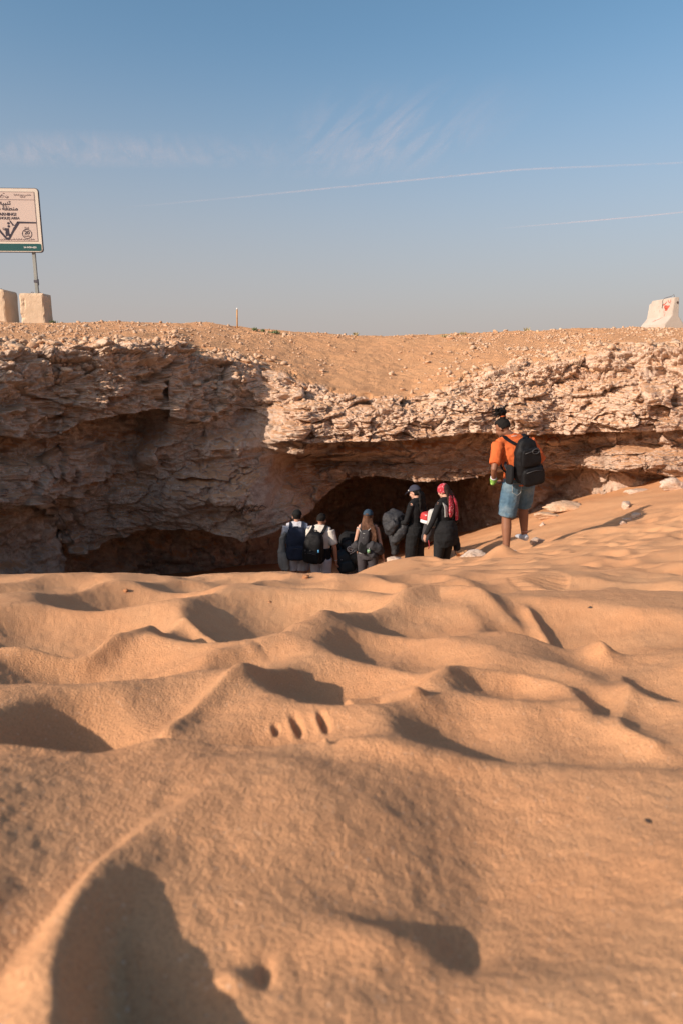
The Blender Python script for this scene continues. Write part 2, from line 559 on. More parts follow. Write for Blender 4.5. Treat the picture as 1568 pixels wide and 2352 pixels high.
def axis_s():
    inner = np.linspace(-1, 1, 760)
    outer = np.geomspace(1, 9, 45)[1:]
    return np.r_[-outer[::-1], inner, outer]
ys = np.r_[np.linspace(-5, .22, 36)[:-1], np.geomspace(.22, 23, 1000)]
ss = axis_s()
YY, SS = np.meshgrid(ys, ss, indexing='ij')
XX = SS * (.10 + .56 * np.maximum(YY, .0))
XX = np.clip(XX, -16, 16)
ZZ = sand_z(XX, YY)
me = mesh_np('sand', np.stack([XX, YY, ZZ], -1).reshape(-1, 3), grid_faces(*XX.shape)[:, ::-1])
sand = tag(link('sand', me, M_SAND), kind='structure')
SAND_BVH = BVHTree.FromPolygons([v.co.copy() for v in me.vertices], [tuple(p.vertices) for p in me.polygons]) if False else None

def ground_z(x, y):
    return float(sand_z(np.array([float(x)]), np.array([float(y)]))[0])
# ------------------------------------------------------------------ rock wall of the sinkhole
def pc(pts, q):
    """smooth interpolation of (px, a, b...) rows at q"""
    a = np.array(pts, float)
    x = a[:, 0]
    out = []
    for k in range(1, a.shape[1]):
        y = a[:, k]
        h = np.diff(x); dl = np.diff(y) / h
        m = np.zeros(len(x))
        for i in range(1, len(x) - 1):
            if dl[i - 1] * dl[i] > 0:
                w1, w2 = 2 * h[i] + h[i - 1], h[i] + 2 * h[i - 1]
                m[i] = (w1 + w2) / (w1 / dl[i - 1] + w2 / dl[i])
        m[0], m[-1] = dl[0], dl[-1]
        qq = np.clip(q, x[0], x[-1])
        i = np.clip(np.searchsorted(x, qq) - 1, 0, len(x) - 2)
        t = (qq - x[i]) / h[i]
        out.append((2*t**3-3*t**2+1)*y[i] + (t**3-2*t**2+t)*h[i]*m[i] + (-2*t**3+3*t**2)*y[i+1] + (t**3-t**2)*h[i]*m[i+1])
    return out

PXS = np.r_[np.linspace(-1500, -60, 70)[:-1], np.linspace(-60, 1630, 1060), np.linspace(1630, 2900, 60)[1:]]
RIDGE = [(-1500, 700), (-300, 732), (0, 738), (120, 741), (290, 739), (400, 741), (490, 740), (545, 749), (620, 756), (700, 762), (780, 767), (850, 771), (950, 768), (1100, 764), (1200, 761), (1320, 754), (1480, 751), (1568, 753), (2900, 740)]
RIM = [(-1500, 700, 4), (-600, 790, 7.5), (-200, 815, 10.0), (0, 803, 11.2), (150, 796, 11.95), (300, 794, 12.85), (400, 790, 13.85), (450, 818, 14.2), (520, 830, 14.5), (620, 850, 14.8), (690, 878, 14.5), (760, 898, 14.5), (830, 902, 14.5), (930, 916, 14.3), (1020, 895, 14.2), (1100, 873, 14.4), (1200, 850, 14.5), (1300, 832, 14.4), (1400, 815, 14.2), (1568, 798, 13.8), (1800, 780, 13), (2900, 760, 8)]
LIP = [(-1500, 900, 3.6), (-600, 960, 7.0), (-300, 975, 8.6), (0, 1000, 10.5), (80, 1012, 11.1), (120, 1008, 11.4), (160, 985, 11.5), (220, 962, 11.9), (300, 948, 12.4), (365, 938, 12.8), (390, 950, 12.95), (450, 967, 13.4), (510, 955, 13.75), (560, 938, 14.0), (610, 955, 13.8), (645, 1003, 13.3), (700, 1020, 13.0), (830, 1014, 13.1), (930, 1010, 13.2), (1000, 1002, 13.3), (1080, 990, 13.45), (1250, 996, 13.5), (1400, 990, 13.3), (1568, 985, 12.8), (1800, 980, 12), (2900, 960, 7.5)]
REC = [(-1500, .3), (-300, .5), (0, .5), (70, .5), (130, .8), (200, 1.1), (260, 1.3), (320, 1.3), (365, .8), (390, .5), (450, .35), (560, .12), (620, .15), (660, .6), (800, .95), (1000, 1.0), (1200, 1.2), (1330, 1.0), (1400, .6), (1568, .35), (2900, .3)]
BUL = [(-1500, 1000, 3.5), (-300, 1065, 8.5), (0, 1072, 10.2), (80, 1068, 10.9), (140, 1060, 11.6), (200, 1070, 12.5), (260, 1078, 13.1), (310, 1074, 13.3), (350, 1056, 13.4), (400, 1048, 13.2), (470, 1055, 13.1), (560, 1062, 13.3), (620, 1065, 13.7), (660, 1065, 14.7), (760, 1058, 15.4), (950, 1060, 14.8), (1100, 1050, 14.7), (1250, 1030, 14.7), (1330, 1035, 14.4), (1400, 1040, 13.4), (1568, 1045, 12.7), (1800, 1045, 12), (2900, 1020, 7.4)]
MOU = [(-1500, 1200, 3.4), (-300, 1200, 8), (0, 1170, 9.9), (60, 1160, 10.4), (110, 1145, 10.9), (135, 1200, 12.0), (170, 1268, 12.6), (215, 1262, 12.7), (260, 1243, 12.8), (340, 1222, 13.0), (440, 1216, 12.9), (500, 1226, 12.8), (570, 1238, 12.8), (630, 1226, 12.9), (660, 1204, 13.1), (710, 1168, 14.1), (760, 1130, 14.9), (810, 1098, 15.2), (850, 1090, 14.9), (950, 1103, 14.2), (1000, 1104, 14.1), (1100, 1091, 14.3), (1200, 1082, 14.6), (1280, 1078, 14.9), (1340, 1076, 14.2), (1400, 1080, 13.2), (1470, 1088, 13.0), (1534, 1092, 12.8), (1700, 1085, 12), (2900, 1080, 7)]
CAVE = [(-1500, .3), (0, 1.0), (80, 1.0), (140, 1.4), (220, 2.0), (440, 2.7), (640, 4.2), (760, 6.4), (900, 7.6), (1000, 6.4), (1080, 3.6), (1150, 1.9), (1250, 1.0), (1400, .9), (1500, .5), (1700, .3), (2900, .2)]

def line3(py, Y):
    u = (PXS - 784.0) / FOC
    v = (1176.0 - py) / FOC
    t = Y / (CP + v * SP)
    return np.stack([u * t, Y, (-SP + v * CP) * t], -1)

rg = line3(pc(RIDGE, PXS)[0], np.full(PXS.shape, 21.0))
rim = line3(*pc(RIM, PXS))
lip = line3(*pc(LIP, PXS))
rec = pc(REC, PXS)[0]
bul = line3(*pc(BUL, PXS))
mou = line3(*pc(MOU, PXS))
cav = pc(CAVE, PXS)[0]

def off(a, dy, dz):
    b = a.copy()
    k = (a[:, 1] + dy) / a[:, 1]
    b[:, 0] *= k
    b[:, 1] += dy
    b[:, 2] += dz
    return b
back = off(rg, 9.0, -1.1)
back2 = off(rg, 2.5, -.12)
midrim = rim * .45 + lip * .55
midrim[:, 1] -= .12
inner = off(lip, rec, .04)
inner2 = off(lip, rec * 1.02, -.32)
inner2[:, 2] = np.minimum(inner2[:, 2], inner[:, 2] - .08)
mid2 = bul * .5 + mou * .5
mid2[:, 1] -= .10
c1 = off(mou, cav * .55, .12)
c2 = off(mou, cav, -.25)
c3 = off(mou, cav * 1.02, -1.6)
c4 = c3.copy(); c4[:, 2] = -6.0
LINES = [back, back2, rg, rim, midrim, lip, inner, inner2, bul, mid2, mou, c1, c2, c3, c4]
NSEG = [10, 16, 120, 62, 80, 18, 22, 40, 62, 66, 22, 26, 40, 20]
rows = []
seg_id = []
for k in range(len(LINES) - 1):
    for j in range(NSEG[k]):
        t = j / NSEG[k]
        rows.append(LINES[k] * (1 - t) + LINES[k + 1] * t)
        seg_id.append(k + t)
rows.append(LINES[-1]); seg_id.append(len(LINES) - 1)
G = np.array(rows)                      # (nr, nc, 3)
SID = np.array(seg_id)
for it in range(5):                     # round the kinks a little
    G[1:-1] = .25 * G[:-2] + .5 * G[1:-1] + .25 * G[2:]
for it in range(2):
    G[:, 1:-1] = .25 * G[:, :-2] + .5 * G[:, 1:-1] + .25 * G[:, 2:]

# noses, slabs and hollows: photo position, half width, half height (px), metres towards the viewer
BLOBS = [(150, 1045, 60, 30, .5), (70, 1118, 85, 42, .75), (355, 1040, 45, 35, .45), (440, 930, 70, 50, .35), (500, 1010, 90, 35, .25), (300, 870, 90, 50, .25), (100, 890, 110, 60, .2),
         (480, 1130, 170, 45, .35), (620, 1150, 80, 40, .2), (300, 1180, 110, 40, .15), (720, 960, 60, 45, .25), (880, 965, 70, 45, .3), (1040, 960, 70, 40, .2), (1200, 950, 80, 40, .25),
         (1400, 930, 90, 50, .3), (1520, 900, 70, 60, .2), (1250, 1010, 80, 10, .25), (950, 1045, 90, 25, .2), (1420, 1062, 60, 16, .35), (200, 1100, 60, 30, -.3), (378, 880, 10, 60, -.55), (380, 930, 14, 25, -.4), (845, 880, 12, 30, -.2), (975, 900, 14, 20, -.2), (560, 1000, 60, 40, .15)]
Pd = CP * G[..., 1] - SP * G[..., 2]
PXG = 784 + FOC * G[..., 0] / Pd
PYG = 1176 - FOC * (SP * G[..., 1] + CP * G[..., 2]) / Pd
sidg = SID[:, None] + 0 * PXG
for px, py, rx, ry, h in BLOBS:
    g = h * np.exp(-(((PXG - px) / rx) ** 2 + ((PYG - py) / ry) ** 2)) * ((sidg > 3) & (sidg < 10.8))
    G[..., 1] -= g
    G[..., 0] -= g * .2

def gnormals(G):
    du = np.gradient(G, axis=1)
    dv = np.gradient(G, axis=0)
    n = np.cross(du, dv)
    n /= np.linalg.norm(n, axis=-1, keepdims=True) + 1e-9
    return n
N = gnormals(G)
if N[200, 560, 1] > 0: N = -N
# where is it rock and where sand covered slope
P = G.astype(np.float32)
edge = fbm(P * np.array([.9, .9, 1.5]), 4)
chg = np.exp(-(((PXG - 835) / 150) ** 2))
rockm = sstep(2.80, 3.06, sidg + .10 * edge - .20 * chg)
# ragged outcrops above the rim
cols = PXG
dx_ = G[..., 0]; dz_ = G[..., 2]
q = np.stack([P[..., 0] * .55, P[..., 1] * .55, P[..., 2] * 1.7 + .45 * fbm(P * .6, 2)], -1)
big = fbm(q * .9, 3)
rd = ridged(q * 2.3, 3)
wp = P + .12 * np.stack([fbm(P * 1.3, 3), fbm(P * 1.3 + 11, 3), .6 * fbm(P * 1.3 + 23, 3)], -1)
A1 = worley(wp * np.array([1.6, 1.6, 2.9]))
A2 = worley(wp * np.array([4.2, 4.2, 9.5]) + 5)
A2b = worley(wp * np.array([3.0, 3.0, 4.6]) + 15)
A3 = worley(wp * np.array([11, 11, 22]) + 9)
def facets(W, a, b, c):
    return a * W[2] + b * W[3] - c * np.exp(-(W[1] - W[0]) / .07)
fine = fbm(q * 14, 4, .6)
# strata ledges
ly = P[..., 2] * 3.6 + .9 * fbm(P * np.array([.5, .5, .3]), 3) + .25 * fbm(P * 2.1, 2)
saw = ly - np.floor(ly)
saw = np.where(saw < .8, saw / .8, (1 - saw) / .2)
ly2 = P[..., 2] * 9.5 + .9 * fbm(P * np.array([.9, .9, .5]) + 7, 3) + .45 * fbm(P * 3.1, 2)
saw2 = ly2 - np.floor(ly2)
saw2 = np.where(saw2 < .75, saw2 / .75, (1 - saw2) / .25)
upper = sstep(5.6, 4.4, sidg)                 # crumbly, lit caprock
smoothface = np.exp(-(((PXG - 590) / 70) ** 2 + ((PYG - 985) / 50) ** 2))
D = .30 * big + .05 * rd + .06 * saw * (1 + .2 * upper) + .040 * saw2 * (.15 + .85 * upper) * (.4 + .6 * sstep(-.3, .5, fbm(P * .8 + 3, 2)))
D += upper * (facets(A1, .27, .22, .06) + facets(A2b, .09, .10, .03) + facets(A2, .04, .05, .022) + facets(A3, .028, .035, .014))
D += (1 - upper) * (facets(A1, .16, .17, .03) + facets(A2b, .06, .08, .015) + facets(A2, .02, .03, .01) + facets(A3, .012, .02, .008))
D += .030 * fine
D -= .10 * sstep(.48, .75, perlin(P * np.array([4.5, 4.5, 7]))) + .12 * sstep(.55, .8, perlin(P * np.array([2.2, 2.2, 5]) + 40))
D *= (1 - .75 * smoothface)
D *= np.where(sidg > 11, .8, 1)
slope_d = .05 * fbm(P * .9, 4) + .02 * fbm(P * 3.5, 3)
pxp = np.clip(PXG, -400, 2000)
D = D * rockm + slope_d * (1 - rockm) * sstep(0, 2.2, sidg)
# rock is pushed out of the face sideways so that its beds stay level
H = N.copy()
H[..., 2] = np.clip(H[..., 2], -.2, .2)
for k in range(len(NSEG)):
    pass
face = lip - np.roll(lip, 1, axis=0); face[0] = face[1]
hn = np.stack([face[:, 1], -face[:, 0], 0 * face[:, 0]], -1)
for it in range(60): hn[1:-1] = (hn[:-2] + hn[1:-1] + hn[2:]) / 3
hn /= np.linalg.norm(hn, axis=-1, keepdims=True)
if hn[560, 1] > 0: hn = -hn
DIR = .75 * hn[None] + .35 * H
DIR[..., 2] += .18 * sstep(4.2, 3.0, sidg)
DIR = N * (1 - rockm[..., None]) + DIR * rockm[..., None]
G2 = G + DIR * D[..., None]
# keep the skyline where it is
me = mesh_np('cliff', G2.reshape(-1, 3), grid_faces(G2.shape[0], G2.shape[1]))
if me.polygons[me.polygons.__len__() // 3].normal.y > 0: me.flip_normals()
attr(me, 'rock', rockm)
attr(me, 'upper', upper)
N2 = gnormals(G2)
if N2[200, 560, 1] > 0: N2 = -N2

def rock_material():
    s = NT('rock')
    tc = s.n('TexCoord').outputs['Object']
    mp = s.n('Mapping'); mp.inputs['Scale'].default_value = (1, 1, 2.4); s.l(tc, mp.inputs[0]); st = mp.outputs[0]
    n0 = s.noise(.8, 5, .6, st)
    n1 = s.noise(4.5, 6, .65, st)
    n2 = s.noise(26, 6, .7, tc)
    n3 = s.noise(120, 4, .7, tc)
    base = s.ramp(n0, [(.28, (.36, .214, .146)), (.45, (.47, .314, .228)), (.60, (.56, .40, .30)), (.75, (.44, .263, .174))])
    pale = s.ramp(n1, [(.42, 0.0), (.62, .75)])
    c = s.mix(pale, base, (.64, .495, .385))
    c = s.mix(s.ramp(n2, [(.30, .55), (.47, 0.0)]), c, (.22, .12, .08))
    c = s.mix(s.ramp(n3, [(.60, .0), (.74, .4)]), c, (.70, .56, .45))
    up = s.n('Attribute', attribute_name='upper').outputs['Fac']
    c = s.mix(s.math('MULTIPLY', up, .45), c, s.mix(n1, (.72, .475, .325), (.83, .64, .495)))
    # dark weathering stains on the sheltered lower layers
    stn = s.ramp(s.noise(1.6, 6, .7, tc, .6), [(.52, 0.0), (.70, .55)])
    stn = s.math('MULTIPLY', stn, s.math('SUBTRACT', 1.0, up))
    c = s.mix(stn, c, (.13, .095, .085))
    geo = s.n('NewGeometry')
    sx = s.n('SeparateXYZ'); s.l(geo.outputs['Normal'], sx.inputs[0])
    rk = s.n('Attribute', attribute_name='rock').outputs['Fac']
    flat = s.ramp(s.math('ADD', sx.outputs[2], s.math('MULTIPLY', s.math('SUBTRACT', n2, .5), .5)), [(.66, 0.0), (.86, .8)])
    sandf = s.math('MAXIMUM', flat, s.math('SUBTRACT', 1.0, s.ramp(rk, [(.3, 0.0), (.6, 1.0)])))
    sc_ = s.mix(s.noise(1.2, 5, .6, tc), (.53, .262, .125), (.63, .345, .170))
    sc_ = s.mix(s.ramp(s.noise(55, 4, .7, tc), [(.3, .35), (.5, 0)]), sc_, (.36, .17, .09))
    c = s.mix(sandf, c, sc_)
    b = s.bump(n3, .5, .012)
    b = s.bump(n2, .8, .05, b)
    b = s.bump(n1, .35, .10, b)
    return s.done(c, .95, b)
M_ROCK = rock_material()
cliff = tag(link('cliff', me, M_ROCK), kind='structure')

# far plain round the hole, one ring out to the horizon
rr = np.r_[30, 36, 45, 60, 100, 200, 500, 1500, 6000, 20000]
th = np.linspace(0, 2 * math.pi, 97)
RR, TT = np.meshgrid(rr, th, indexing='ij')
gx, gy = RR * np.sin(TT), RR * np.cos(TT) + 4
gz = -0.35 - .25 * np.sin(TT * 3) * (RR < 100) - RR * .0004
me = mesh_np('ground', np.stack([gx, gy, gz], -1).reshape(-1, 3), grid_faces(*RR.shape))
M_GROUND = NT('desert_ground')
_tc = M_GROUND.n('TexCoord').outputs['Object']
M_GROUND = M_GROUND.done(M_GROUND.ramp(M_GROUND.noise(.3, 6, .65, _tc), [(.3, (.42, .25, .15)), (.7, (.55, .34, .20))]), .95)
tag(link('ground', me, M_GROUND), kind='structure')

CLIFF_BVH = None
def cliff_bvh():
    global CLIFF_BVH
    if CLIFF_BVH is None:
        f = grid_faces(G2.shape[0], G2.shape[1])
        CLIFF_BVH = BVHTree.FromPolygons(G2.reshape(-1, 3).tolist(), f.tolist())
    return CLIFF_BVH
# ------------------------------------------------------------------ loose stone
def ico(sub):
    bm = bmesh.new()
    bmesh.ops.create_icosphere(bm, subdivisions=sub, radius=1)
    bm.verts.ensure_lookup_table()
    V = np.array([v.co[:] for v in bm.verts]); Fc = np.array([[v.index for v in f.verts] for f in bm.faces])
    bm.free()
    return V, Fc
ICO1, ICO2, ICO4 = ico(1), ico(2), ico(4)

def stone_shape(base, seed, rough=.3, flat=.7):
    """angular broken stone: a ball cut by random planes, then roughened"""
    V, Fc = base
    rs = np.random.default_rng(1000 + int(seed))
    n = rs.normal(size=(13, 3)); n /= np.linalg.norm(n, axis=1, keepdims=True)
    dd = rs.uniform(.52, .95, 13)
    k = V @ n.T
    r = np.min(np.where(k > .05, dd / np.maximum(k, .05), 1.25), axis=1)
    r = np.minimum(r, 1.2)
    r = r * (1 + rough * .35 * fbm(V * 1.6 + seed * 3.7, 3))
    P_ = V * r[:, None]
    P_[:, 2] *= flat
    return P_
VAR1 = [stone_shape(ICO1, k, .34, .7) for k in range(14)]
VAR2 = [stone_shape(ICO2, k + 30, .36, .72) for k in range(10)]

def rand_rot(rng):
    a, b, c = rng.uniform(0, 6.28), rng.uniform(-.4, .4), rng.uniform(-.4, .4)
    return np.array(Matrix.Rotation(a, 3, 'Z') @ Matrix.Rotation(b, 3, 'X') @ Matrix.Rotation(c, 3, 'Y'))

def scatter(name, pos, size, var, fc, m, kind='stuff'):
    nv = len(var[0]); Vs = []; Fs = []
    for i, (p, s) in enumerate(zip(pos, size)):
        sh = var[RNG.integers(len(var))] * s
        sh = sh * RNG.uniform((.8, .8, .7), (1.35, 1.35, 1.1))
        Vs.append(sh @ rand_rot(RNG).T + p)
        Fs.append(fc + i * nv)
    me = mesh_np(name, np.concatenate(Vs), np.concatenate(Fs))
    o = link(name, me, m, smooth=False)
    return tag(o, kind=kind)

def stone_material(name, a, b, dusty):
    s = NT(name)
    tc = s.n('TexCoord').outputs['Object']
    n1 = s.noise(2.6, 5, .65, tc); n2 = s.noise(38, 5, .7, tc); n3 = s.noise(7, 2, .5, tc)
    c = s.ramp(n3, [(.3, a), (.65, b)])
    c = s.mix(s.ramp(n2, [(.34, .5), (.52, 0)]), c, (.25, .14, .085))
    c = s.mix(s.ramp(n1, [(.45, 0.0), (.7, dusty)]), c, (.54, .29, .15))
    return s.done(c, .95, s.bump(n2, .8, .02))
M_STONE = stone_material('stone', (.47, .30, .185), (.63, .465, .33), .8)
M_PALE = stone_material('pale_stone', (.48, .35, .255), (.64, .52, .43), .6)

# gravel over the slope above the rim, thin in the sand chute in the middle
rix = np.where((SID > 1.6) & (SID < 3.0))[0]
chute = lambda px, py: np.exp(-(((px - (840 - (py - 800) * .1)) / (215 + 0 * py)) ** 2)) * (py > 778)
pos, size = [], []
pos2, size2 = [], []
n_try = 21000
ri = RNG.integers(rix[0], rix[-1], n_try); ci = RNG.integers(62, 1135, n_try)
for r_, c_ in zip(ri, ci):
    px, py = PXG[r_, c_], PYG[r_, c_]
    dens = 1 - .97 * chute(px, py)
    clump = .5 + .9 * perlin(np.array([px / 60, py / 14, 1.7]))
    left = px < 700
    near = np.clip((SID[r_] - 2.0) / .95, 0, 1)
    pr = dens * clump * (.5 + .5 * near ** 2 if left else .8) * (.95 if left else 1.0)
    if RNG.random() > pr: continue
    s_ = RNG.gamma(1.5, .010) + .010
    if near > .8 and dens > .5 and RNG.random() < .18: s_ += RNG.uniform(.02, .07)
    s_ = min(s_, .12)
    p = G2[r_, c_] + np.array([RNG.uniform(-.02, .02), RNG.uniform(-.02, .02), s_ * .25])
    (pos if s_ < .05 else pos2).append(p); (size if s_ < .05 else size2).append(s_)
scatter('gravel', pos, size, VAR1, ICO1[1], M_STONE)
# crumbled blocks along the lip and over the caprock
rix = np.where((SID > 3.02) & (SID < 4.4))[0]
ri = RNG.integers(rix[0], rix[-1], 2600); ci = RNG.integers(62, 1135, 2600)
for r_, c_ in zip(ri, ci):
    t = (SID[r_] - 3.0) / 1.4
    px = PXG[r_, c_]
    if RNG.random() < t ** .7 or RNG.random() < .7 * math.exp(-((px - 835) / 130) ** 2): continue
    if N2[r_, c_, 2] < .1: continue
    s_ = RNG.gamma(2.0, .013) + .015
    s_ = min(s_, .09)
    pos2.append(G2[r_, c_] + np.array([0, 0, s_ * .1])); size2.append(s_)
scatter('rubble', pos2, size2, VAR2, ICO2[1], M_STONE)
print('gravel', len(pos), 'rubble', len(pos2))

# single rocks that can be told apart: photo position, depth or None for on the sand, half size (x, y, z), label
def rock(name, px, py, Y, sx, sy, sz, label, seed, rz=0., m=None, lift=.0, cat='rock', group=None, rough=.34):
    if Y is None:
        p = on_sand(px, py)
    else:
        p = at(px, py, Y)
        p[2] = ground_z(p[0], p[1])
    V = stone_shape(ICO4, seed, rough, 1.0)
    W = worley(V * 3.1 + seed)
    V = V * (1 + .09 * W[2] + .12 * W[3] + .05 * fbm(V * 6 + seed, 3))[:, None]
    V = V * np.array([sx, sy, sz])
    me = mesh_np(name, V, ICO4[1])
    o = link(name, me, m or M_PALE)
    o.location = (p[0], p[1], p[2] + sz * .35 + lift)
    o.rotation_euler = (0, 0, rz)
    return tag(o, label, cat, group)

def on_sand(px, py, ymin=.3, ymax=16):
    Y = np.geomspace(ymin, ymax, 1400)
    P_ = at(px, py, Y).T
    g = P_[:, 2] - sand_z(P_[:, 0], P_[:, 1])
    k = np.argmax(g < 0)
    return P_[k if g[k] < 0 else -1]

rock('rock', 1229, 1246, 9.1, .10, .09, .085, 'pale broken rock on the sand just right of the shoe of the man in orange', 1)
rock('rock', 1082, 1288, 9.0, .19, .13, .12, 'whitish boulder on the sand midway between the bandana woman and the man in orange', 2)
rock('rock', 1136, 1278, 8.9, .14, .10, .06, 'low slanting pale rock half buried left of the foot of the man in orange', 3, .4)
rock('rock', 1120, 1264, 9.8, .07, .06, .045, 'small pale rock on the slope behind the low slanting rock', 4)
rock('rock', 1184, 1250, 8.9, .06, .05, .035, 'small flat stone between the feet of the man in orange', 5)
rock('rock', 1548, 1124, 11.6, .23, .2, .13, 'large pale boulder high on the sand slope at the right edge', 6)
rock('rock', 1457, 1198, 9.6, .075, .06, .055, 'topmost of the three pale stones in a row below the man shadow', 7)
rock('rock', 1437, 1212, 9.4, .07, .05, .04, 'middle one of the three pale stones in a row below the man shadow', 8)
rock('rock', 1425, 1224, 9.2, .05, .045, .035, 'lowest of the three pale stones in a row below the man shadow', 9)
rock('rock', 1437, 1168, 10.8, .09, .16, .06, 'narrow pale rock lying upslope beside the head of the man shadow', 10, -.5)
rock('rock', 1462, 1122, 12.6, .30, .16, .07, 'flat rock slab where the sand slope meets the lit overhang', 11, .3)
rock('rock', 1300, 1168, 12.35, .40, .2, .14, 'sandy rock ledge with shadow beneath it behind the man in orange', 12, .1, m=M_STONE)
rock('rock', 1262, 1180, 12.1, .26, .15, .08, 'pointed left end of the sandy ledge beside the leg of the man in orange', 13, m=M_STONE)
rock('rock', 1245, 1192, 11.6, .05, .05, .04, 'little pale stone on the sand below the pointed ledge end', 14)
rock('rock', 905, 1302, 9.3, .16, .10, .05, 'flat rock in the sand bank in front of the woman in navy cap', 15)
rock('rock', 985, 1298, 9.5, .12, .10, .04, 'flat sandy rock in front of the feet of the bandana woman', 16)
rock('rock', 1060, 1262, 11.2, .13, .11, .09, 'sandy rock right behind the legs of the bandana woman', 17, m=M_ROCK)
rock('rock', 660, 1312, 13.2, .12, .10, .05, 'grey stone in shade on the sand by the legs of the man in white shorts', 18, m=M_STONE)
# clods of damp sand in the foreground
M_CLOD = cloth('clod', (.40, .19, .09), .95, .3, 300, .6)
M_DARKCLOD = cloth('dark_clod', (.06, .045, .04), .95, .3, 300, .5)
for (px, py, s_, lab, m) in [(373, 1320, .014, 'reddish sand clod on the crest below the dark cave on the left', M_CLOD), (290, 1360, .013, 'reddish sand clod at the rim of a hollow left of centre', M_CLOD),
        (702, 1328, .020, 'wide sand clod on the crest below the two men in white shirts', M_CLOD), (1355, 1398, .008, 'tiny black pebble on the sand at the right', M_DARKCLOD), (620, 1385, .008, 'tiny red pebble in the wide central hollow', M_CLOD),
        (1487, 1890, .004, 'small grey pebble on the bright sand low on the right', M_DARKCLOD)]:
    p = on_sand(px, py)
    o = link('clod', mesh_np('clod', stone_shape(ICO2, px, .4, .8) * s_, ICO2[1]), m)
    o.location = p + np.array([0, 0, s_ * .4])
    tag(o, lab, 'clod' if m is M_CLOD else 'pebble')

# ------------------------------------------------------------------ tufts on the skyline
M_LEAF = cloth('green_leaf', (.14, .175, .085), .8, .4, 30, .1)
M_DRY = cloth('dry_grass', (.30, .25, .13), .85, .3, 30, .1)
def tuft(px, py, Y, w, h, n, m, label, cat='plant'):
    p = at(px, py, Y)
    Vs, Fs = [], []
    for k in range(n):
        a = RNG.uniform(0, 6.28); lean = RNG.uniform(.1, 1.0); L = h * RNG.uniform(.5, 1.1)
        b = np.array([RNG.normal() * w * .3, RNG.normal() * w * .3, -.03])
        dr = np.array([math.cos(a) * lean, math.sin(a) * lean, 1.0]); dr /= np.linalg.norm(dr)
        sd = np.cross(dr, [math.sin(a * 3), math.cos(a * 3), .2]); sd /= np.linalg.norm(sd)
        wd = .012 * RNG.uniform(.6, 1.4)
        i0 = len(Vs)
        Vs += [b - sd * wd * .6, b + sd * wd * .6, b + dr * L * .55 + sd * wd, b + dr * L * .55 - sd * wd, b + dr * L + np.array([0, 0, -.15 * L * lean])]
        Fs += [[i0, i0 + 1, i0 + 2], [i0, i0 + 2, i0 + 3], [i0 + 3, i0 + 2, i0 + 4]]
    o = link('desert_shrub', mesh_np('desert_shrub', np.array(Vs), np.array(Fs)), m, smooth=False)
    o.location = p
    return tag(o, label, cat)
tuft(586, 757, 20.3, .11, .11, 60, M_LEAF, 'green tuft on the skyline just right of the orange stake')
tuft(605, 759, 20.3, .08, .09, 50, M_LEAF, 'tiny green tuft between the two larger tufts right of the stake')
tuft(632, 763, 20.2, .20, .10, 90, M_LEAF, 'wide dark green tuft farthest right of the three by the stake')
tuft(122, 741, 21.4, .14, .12, 60, M_LEAF, 'green weed at the right foot of the concrete block with the pole')
tuft(816, 769, 21, .10, .13, 40, M_DRY, 'thin dry tuft on the skyline above the sand chute')
tuft(1020, 771, 20.6, .16, .09, 60, M_DRY, 'low grey green tuft on the skyline right of the sand chute')
tuft(1060, 767, 20.8, .14, .12, 40, M_DRY, 'dry tuft on the skyline above the pale gravel patch')
tuft(1210, 760, 21, .16, .16, 40, M_DRY, 'taller wispy dry tuft on the right half of the skyline')
# ------------------------------------------------------------------ things up on the plateau
def prim(bm_fn, name, m, parent=None, bevel=0.0, smooth=True, loc=None):
    bm = bmesh.new()
    bm_fn(bm)
    if bevel:
        bmesh.ops.bevel(bm, geom=[e for e in bm.edges if e.calc_face_angle(0) > .5], offset=bevel, segments=2, affect='EDGES')
    me = bpy.data.meshes.new(name)
    bm.to_mesh(me); bm.free()
    o = link(name, me, m, parent, smooth=False)
    if loc is not None: o.location = loc
    return o

def box(bm, x0, x1, y0, y1, z0, z1):
    v = [bm.verts.new((x, y, z)) for x in (x0, x1) for y in (y0, y1) for z in (z0, z1)]
    for f in ((0, 1, 3, 2), (4, 6, 7, 5), (0, 4, 5, 1), (2, 3, 7, 6), (0, 2, 6, 4), (1, 5, 7, 3)):
        bm.faces.new([v[i] for i in f])

def tube_mesh(name, pts, rad, m, parent=None, seg=8, flat=None):
    """tube through pts; rad number or list; flat (axis vector, factor)"""
    V, Fc = tube(pts, rad, seg)
    return link(name, mesh_np(name, V, Fc), m, parent)

